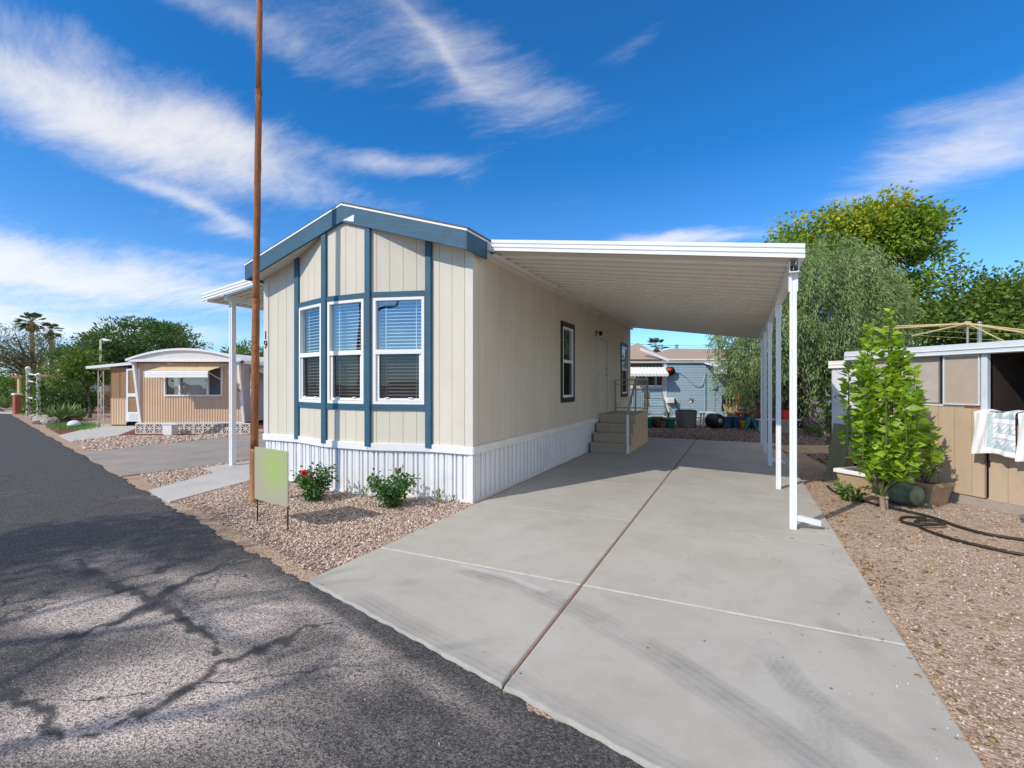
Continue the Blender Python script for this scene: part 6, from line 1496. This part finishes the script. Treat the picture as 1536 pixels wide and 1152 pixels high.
t = thing('trellis_rails', ((xa + xb) / 2, (ya + yb) / 2, 1.9), 'white cross rails spanning the two vine wrapped posts', 'trellis')
for z in (2.1, 1.75, .95):
    m = MB(); m.tube([(xa, ya, z), (xb, yb, z - .1)], .04, 6); m.build('rail', white_plastic, t)
x_, y_ = lot(26, 26.); t = thing('red_post', (x_, y_, -.03), 'stubby red brown post at the far left beside the street', 'post')
m = MB(); m.bbox(x_ - .15, y_ - .15, -.03, x_ + .15, y_ + .15, 1.0, .02); m.build('shaft', terracotta, t)
m = MB(); m.bbox(x_ - .19, y_ - .19, 1.001, x_ + .19, y_ + .19, 1.1, .02); m.build('cap', white_plastic, t)
for k, (px, zc_, r_, lb) in enumerate([(62, 19.6, .30, 'largest rough rock at the yard corner by the street'), (72, 19.2, .22, 'flat rough rock right of the largest one'), (80, 20., .2, 'rough rock beside the nearest agave'), (93, 21., .18, 'rough rock between two agaves'), (52, 22., .2, 'rough rock at the foot of the trellis posts')]):
    x_, y_ = lot(px, zc_); m = MB(); m.ball(x_, y_, r_ * .4, r_ * 1.3, r_, r_ * .75, 12, 8, .12); tag(m.build('rock', rock, None, False, loc=(x_, y_, 0)), lb, 'rock', 'rocks at the yard corner')
x_, y_ = lot(111, 18.); m = MB(); m.ball(x_, y_, .09, .24, .2, .15, 14, 9, .03); tag(m.build('white_stone', boulder_white, None, True, loc=(x_, y_, 0)), 'smooth whitish stone on the bright green lawn patch', 'stone')
def lamp(px, zc, top, label):
    x_, y_ = lot(px, zc); h_ = hgt(top, zc); t = thing('street_lamp', (x_, y_, -.03), label, 'lamp')
    m = MB(); m.tube([(x_, y_, -.03), (x_, y_, h_)], .05, 8); m.build('post', white_plastic, t)
    M_ = lotframe(px, zc); m = MB(M_); m.tube([(0, 0, h_), (.1, 0, h_ + .06), (.3, 0, h_ + .04)], .03, 6); m.build('arm', white_plastic, t)
    m = MB(M_); m.bbox(.2, -.12, h_ - .06, .55, .12, h_ + .03, .02); m.build('lamp_head', white_plastic, t)
lamp(151, 27., 510, 'white floodlight on a thin post in front of the mesquite')
# brick house and other homes far down the street
M_ = lotframe(112, 29.); K = 29 / 720.
bh = thing('brick_house', tuple(M_ @ Vector((0, 0, 0))), 'pink brick house with a brown porch roof down the street, behind the agaves', 'house')
m = MB(M_); m.box(-.9, 0, -.03, 1.6, 5, 1.15); m.build('brick_wall', brick, bh)
m = MB(M_); m.box(-2.3, .02, 1.151, 1.6, 5, 2.15); m.box(-2.3, .02, -.03, -.91, 5, 1.15); m.build('upper_wall', stucco, bh)
m = MB(M_); m.hexa([(-2.8, -1.0, 1.95), (1.9, -1.0, 2.05), (1.9, 5.3, 2.3), (-2.8, 5.3, 2.3), (-2.8, -1.0, 2.06), (1.9, -1.0, 2.16), (1.9, 5.3, 2.5), (-2.8, 5.3, 2.5)]); m.build('porch_roof', terracotta, bh)
for x0, x1 in ((-.2, .5), (.8, 1.4)):
    m = MB(M_); m.box(x0, -.03, 1.2, x1, .018, 1.85); m.build('window', mat('bright_window', (.35, .45, .55), .15), bh)
for x0 in (-2.5, -1.2):
    m = MB(M_); m.box(x0, -.95, -.03, x0 + .12, -.83, 1.96); m.build('porch_post', straw, bh)
M_ = lotframe(20, 47.)
ph = thing('white_roofed_home', tuple(M_ @ Vector((0, 0, 0))), 'long low home with a white roof edge far down the street on the left', 'mobile home')
m = MB(M_); m.box(-5, 0, -.03, 4.5, 5, 2.3); m.build('wall', stucco, ph)
m = MB(M_); m.box(-5.4, -1.4, 2.301, 4.9, 5.3, 2.5); m.build('roof', white_trim, ph)
for x0 in (-3, 0, 2.6):
    m = MB(M_); m.box(x0, -.03, .9, x0 + 1.2, -.002, 1.9); m.build('window', dark_glass, ph)
# cross street kerb strip far left
m = MB(); a = lot(-60, 27.); b = lot(40, 25.5); c = lot(36, 27.5); d = lot(-60, 29.); m.sheet([a, b, c, d], -.012); tag(m.build('far_concrete_apron', concrete_path), kind='structure')
SKY, CLOUD, EXPO, SUN_E = .15, (5.0, 4.7, 4.3, 1), .62, 2.4
# ---------------------------------------------------------------- daylight, sky with thin high cloud, camera
SUN_AZ, SUN_EL = R(27), R(38)                        # heading of the light, measured from the driveway axis
ld = Vector((math.sin(SUN_AZ) * math.cos(SUN_EL), math.cos(SUN_AZ) * math.cos(SUN_EL), -math.sin(SUN_EL)))
sun = bpy.data.lights.new('sun', 'SUN'); sun.energy = SUN_E; sun.angle = R(.53); sun.color = (1, .93, .83)
so = bpy.data.objects.new('sun', sun); COL.objects.link(so); so.rotation_euler = ld.to_track_quat('-Z', 'Y').to_euler(); so.location = (-8, -12, 14)
w = bpy.data.worlds.new('World'); S.world = w; w.use_nodes = True
nt = w.node_tree; nt.nodes.clear()
def N(t, ins=None, **kw):
    nd = nt.nodes.new(t)
    for k, v in kw.items(): setattr(nd, k, v)
    for k, v in (ins or {}).items():
        if isinstance(v, bpy.types.NodeSocket): nt.links.new(v, nd.inputs[k])
        else: nd.inputs[k].default_value = v
    return nd
out = N('ShaderNodeOutputWorld')
sky = N('ShaderNodeTexSky', sky_type='NISHITA', sun_disc=False, sun_elevation=SUN_EL, sun_rotation=math.pi + SUN_AZ, altitude=350., air_density=1., dust_density=.35, ozone_density=3.)
tc = N('ShaderNodeTexCoord')
D = tc.outputs['Generated']
sx = N('ShaderNodeSeparateXYZ', {0: D})
# deep desert blue: the clear sky is graded towards blue away from the horizon
gz = N('ShaderNodeMapRange', {'Value': sx.outputs[2], 'From Min': .0, 'From Max': .42})
gr = N('ShaderNodeMix', {'Factor': gz.outputs[0]}, data_type='RGBA'); gr.inputs['A'].default_value = (.50, .68, .88, 1); gr.inputs['B'].default_value = (.10, .49, .80, 1)
hs = N('ShaderNodeVectorMath', {0: sky.outputs[0], 1: gr.outputs['Result']}, operation='MULTIPLY')
# flat cloud deck coordinates: direction divided by height
zc = N('ShaderNodeMath', {0: sx.outputs[2], 1: .12}, operation='ADD')
zm = N('ShaderNodeMath', {0: zc.outputs[0], 1: .05}, operation='MAXIMUM')
iv = N('ShaderNodeMath', {0: 1., 1: zm.outputs[0]}, operation='DIVIDE')
deck = N('ShaderNodeVectorMath', {0: D, 'Scale': iv.outputs[0]}, operation='SCALE')
warp = N('ShaderNodeTexNoise', {'Vector': deck.outputs[0], 'Scale': 1.1, 'Detail': 3.})
wv = N('ShaderNodeVectorMath', {0: warp.outputs['Color'], 1: (.45, .45, .0), 2: deck.outputs[0]}, operation='MULTIPLY_ADD')
mp = N('ShaderNodeMapping', {'Vector': wv.outputs[0], 'Rotation': (0, 0, R(38)), 'Scale': (.7, 2.2, 1)})
n1 = N('ShaderNodeTexNoise', {'Vector': mp.outputs[0], 'Scale': 3.8, 'Detail': 14., 'Roughness': .70, 'Lacunarity': 2.15})
n2 = N('ShaderNodeTexNoise', {'Vector': wv.outputs[0], 'Scale': 2.2, 'Detail': 12., 'Roughness': .66})
nn = N('ShaderNodeMath', {0: n1.outputs['Fac'], 1: .68}, operation='MULTIPLY')
nz = N('ShaderNodeMath', {0: n2.outputs['Fac'], 1: .32, 2: nn.outputs[0]}, operation='MULTIPLY_ADD')
def direction(px, py):
    k, v = (px - 768) / FPX, (576 - py) / FPX
    return Vector((CA * k - SA, SA * k + CA, v)).normalized()
BANKS = [ # centre, half extents, tilt, density of each cloud bank
    (110, 175, 280, 56, 14, .95), (350, 218, 140, 42, 8, .8), (605, 238, 110, 22, 2, .72), (130, 415, 300, 40, 1, 1.0), (60, 485, 420, 24, 2, .85), (380, 395, 120, 12, 0, .4),
    (740, 105, 170, 50, 20, .48), (560, 60, 260, 60, 12, .25), (650, 60, 110, 12, 32, .20), (330, 15, 180, 36, 5, .45), (1440, 250, 215, 38, -9, .72), (1480, 165, 190, 48, -8, .45), (1010, 357, 100, 12, 0, .95),
    (270, 302, 90, 10, 18, .55), (340, 345, 70, 12, 5, .42), (540, 300, 150, 22, 0, .26), (100, 60, 200, 40, 10, .36), (960, 70, 60, 14, -12, .22), (-300, 330, 260, 90, 0, .9), (1900, 300, 260, 60, -5, .7), (-700, 100, 500, 160, 10, .6)]
tot = None
wn = N('ShaderNodeTexNoise', {'Vector': D, 'Scale': 5., 'Detail': 5.})
wd = N('ShaderNodeVectorMath', {0: wn.outputs['Color'], 1: (.5, .5, .5)}, operation='SUBTRACT')
DW = N('ShaderNodeVectorMath', {0: wd.outputs[0], 1: (.10, .10, .06), 2: D}, operation='MULTIPLY_ADD').outputs[0]
for px, py, ex, ey, tilt, a in BANKS:
    c0 = direction(px, py); t = R(tilt)
    ux = (direction(px + 40 * math.cos(t), py + 40 * math.sin(t)) - c0); uy = (direction(px - 40 * math.sin(t), py + 40 * math.cos(t)) - c0)
    su, sv = ux.length * ex / 40, uy.length * ey / 40
    u = N('ShaderNodeVectorMath', {0: DW, 1: tuple(ux.normalized() / su)}, operation='DOT_PRODUCT')
    v = N('ShaderNodeVectorMath', {0: DW, 1: tuple(uy.normalized() / sv)}, operation='DOT_PRODUCT')
    uo = N('ShaderNodeMath', {0: u.outputs['Value'], 1: c0.dot(ux.normalized()) / su}, operation='SUBTRACT')
    vo = N('ShaderNodeMath', {0: v.outputs['Value'], 1: c0.dot(uy.normalized()) / sv}, operation='SUBTRACT')
    r1 = N('ShaderNodeMath', {0: uo.outputs[0], 1: uo.outputs[0]}, operation='MULTIPLY')
    r2 = N('ShaderNodeMath', {0: vo.outputs[0], 1: vo.outputs[0], 2: r1.outputs[0]}, operation='MULTIPLY_ADD')
    e = N('ShaderNodeMath', {0: .42, 1: r2.outputs[0]}, operation='POWER')
    f = N('ShaderNodeVectorMath', {0: D, 1: tuple(c0)}, operation='DOT_PRODUCT')
    g = N('ShaderNodeMath', {0: f.outputs['Value'], 1: .2}, operation='GREATER_THAN')
    h = N('ShaderNodeMath', {0: e.outputs[0], 1: g.outputs[0]}, operation='MULTIPLY')
    tot = N('ShaderNodeMath', {0: h.outputs[0], 1: a, 2: tot.outputs[0] if tot else 0.}, operation='MULTIPLY_ADD')
fw = N('ShaderNodeVectorMath', {0: D, 1: (-SA, CA, 0)}, operation='DOT_PRODUCT')
bk = N('ShaderNodeMapRange', {'Value': fw.outputs['Value'], 'From Min': .52, 'From Max': .2})
hi = N('ShaderNodeMapRange', {'Value': sx.outputs[2], 'From Min': .48, 'From Max': .75})
rt = N('ShaderNodeMapRange', {'Value': sx.outputs[0], 'From Min': .45, 'From Max': .8})
hr = N('ShaderNodeMath', {0: hi.outputs[0], 1: rt.outputs[0]}, operation='MAXIMUM')
ov = N('ShaderNodeMath', {0: hr.outputs[0], 1: bk.outputs[0]}, operation='MULTIPLY')
tot = N('ShaderNodeMath', {0: ov.outputs[0], 1: 1.1, 2: tot.outputs[0]}, operation='MULTIPLY_ADD')  # unseen cloud overhead and to the right, added as soft fill light
# density = bank strength eroded by streaky noise
cov = N('ShaderNodeMath', {0: tot.outputs[0], 1: .72, 2: nz.outputs[0]}, operation='MULTIPLY_ADD')
den = N('ShaderNodeMapRange', {'Value': cov.outputs[0], 'From Min': .58, 'From Max': 1.38, 'To Min': 0., 'To Max': .74}, interpolation_type='SMOOTHSTEP')
hz = N('ShaderNodeMapRange', {'Value': sx.outputs[2], 'From Min': -.02, 'From Max': .03})
dz = N('ShaderNodeMath', {0: den.outputs[0], 1: hz.outputs[0]}, operation='MULTIPLY')
mx = N('ShaderNodeMix', {'Factor': dz.outputs[0]}, data_type='RGBA')
nt.links.new(hs.outputs[0], mx.inputs['A']); mx.inputs['B'].default_value = CLOUD
bg = N('ShaderNodeBackground', {'Color': mx.outputs['Result'], 'Strength': SKY})
nt.links.new(bg.outputs[0], out.inputs[0])
w.cycles.sampling_method = 'MANUAL'; w.cycles.sample_map_resolution = 512
cam = bpy.data.cameras.new('camera'); cam.sensor_width = 36; cam.lens = FPX / 1536 * 36; cam.clip_start = .05; cam.clip_end = 3000
co = bpy.data.objects.new('camera', cam); COL.objects.link(co); co.location = (0, 0, EYE); co.rotation_euler = (math.pi / 2, 0, YAW)
S.camera = co
S.view_settings.view_transform = 'Standard'; S.view_settings.look = 'None'; S.view_settings.gamma = 1; S.view_settings.use_curve_mapping = False
S.view_settings.exposure = EXPO
S.cycles.max_bounces = 8; S.cycles.transparent_max_bounces = 16
S.cycles.use_denoising = True
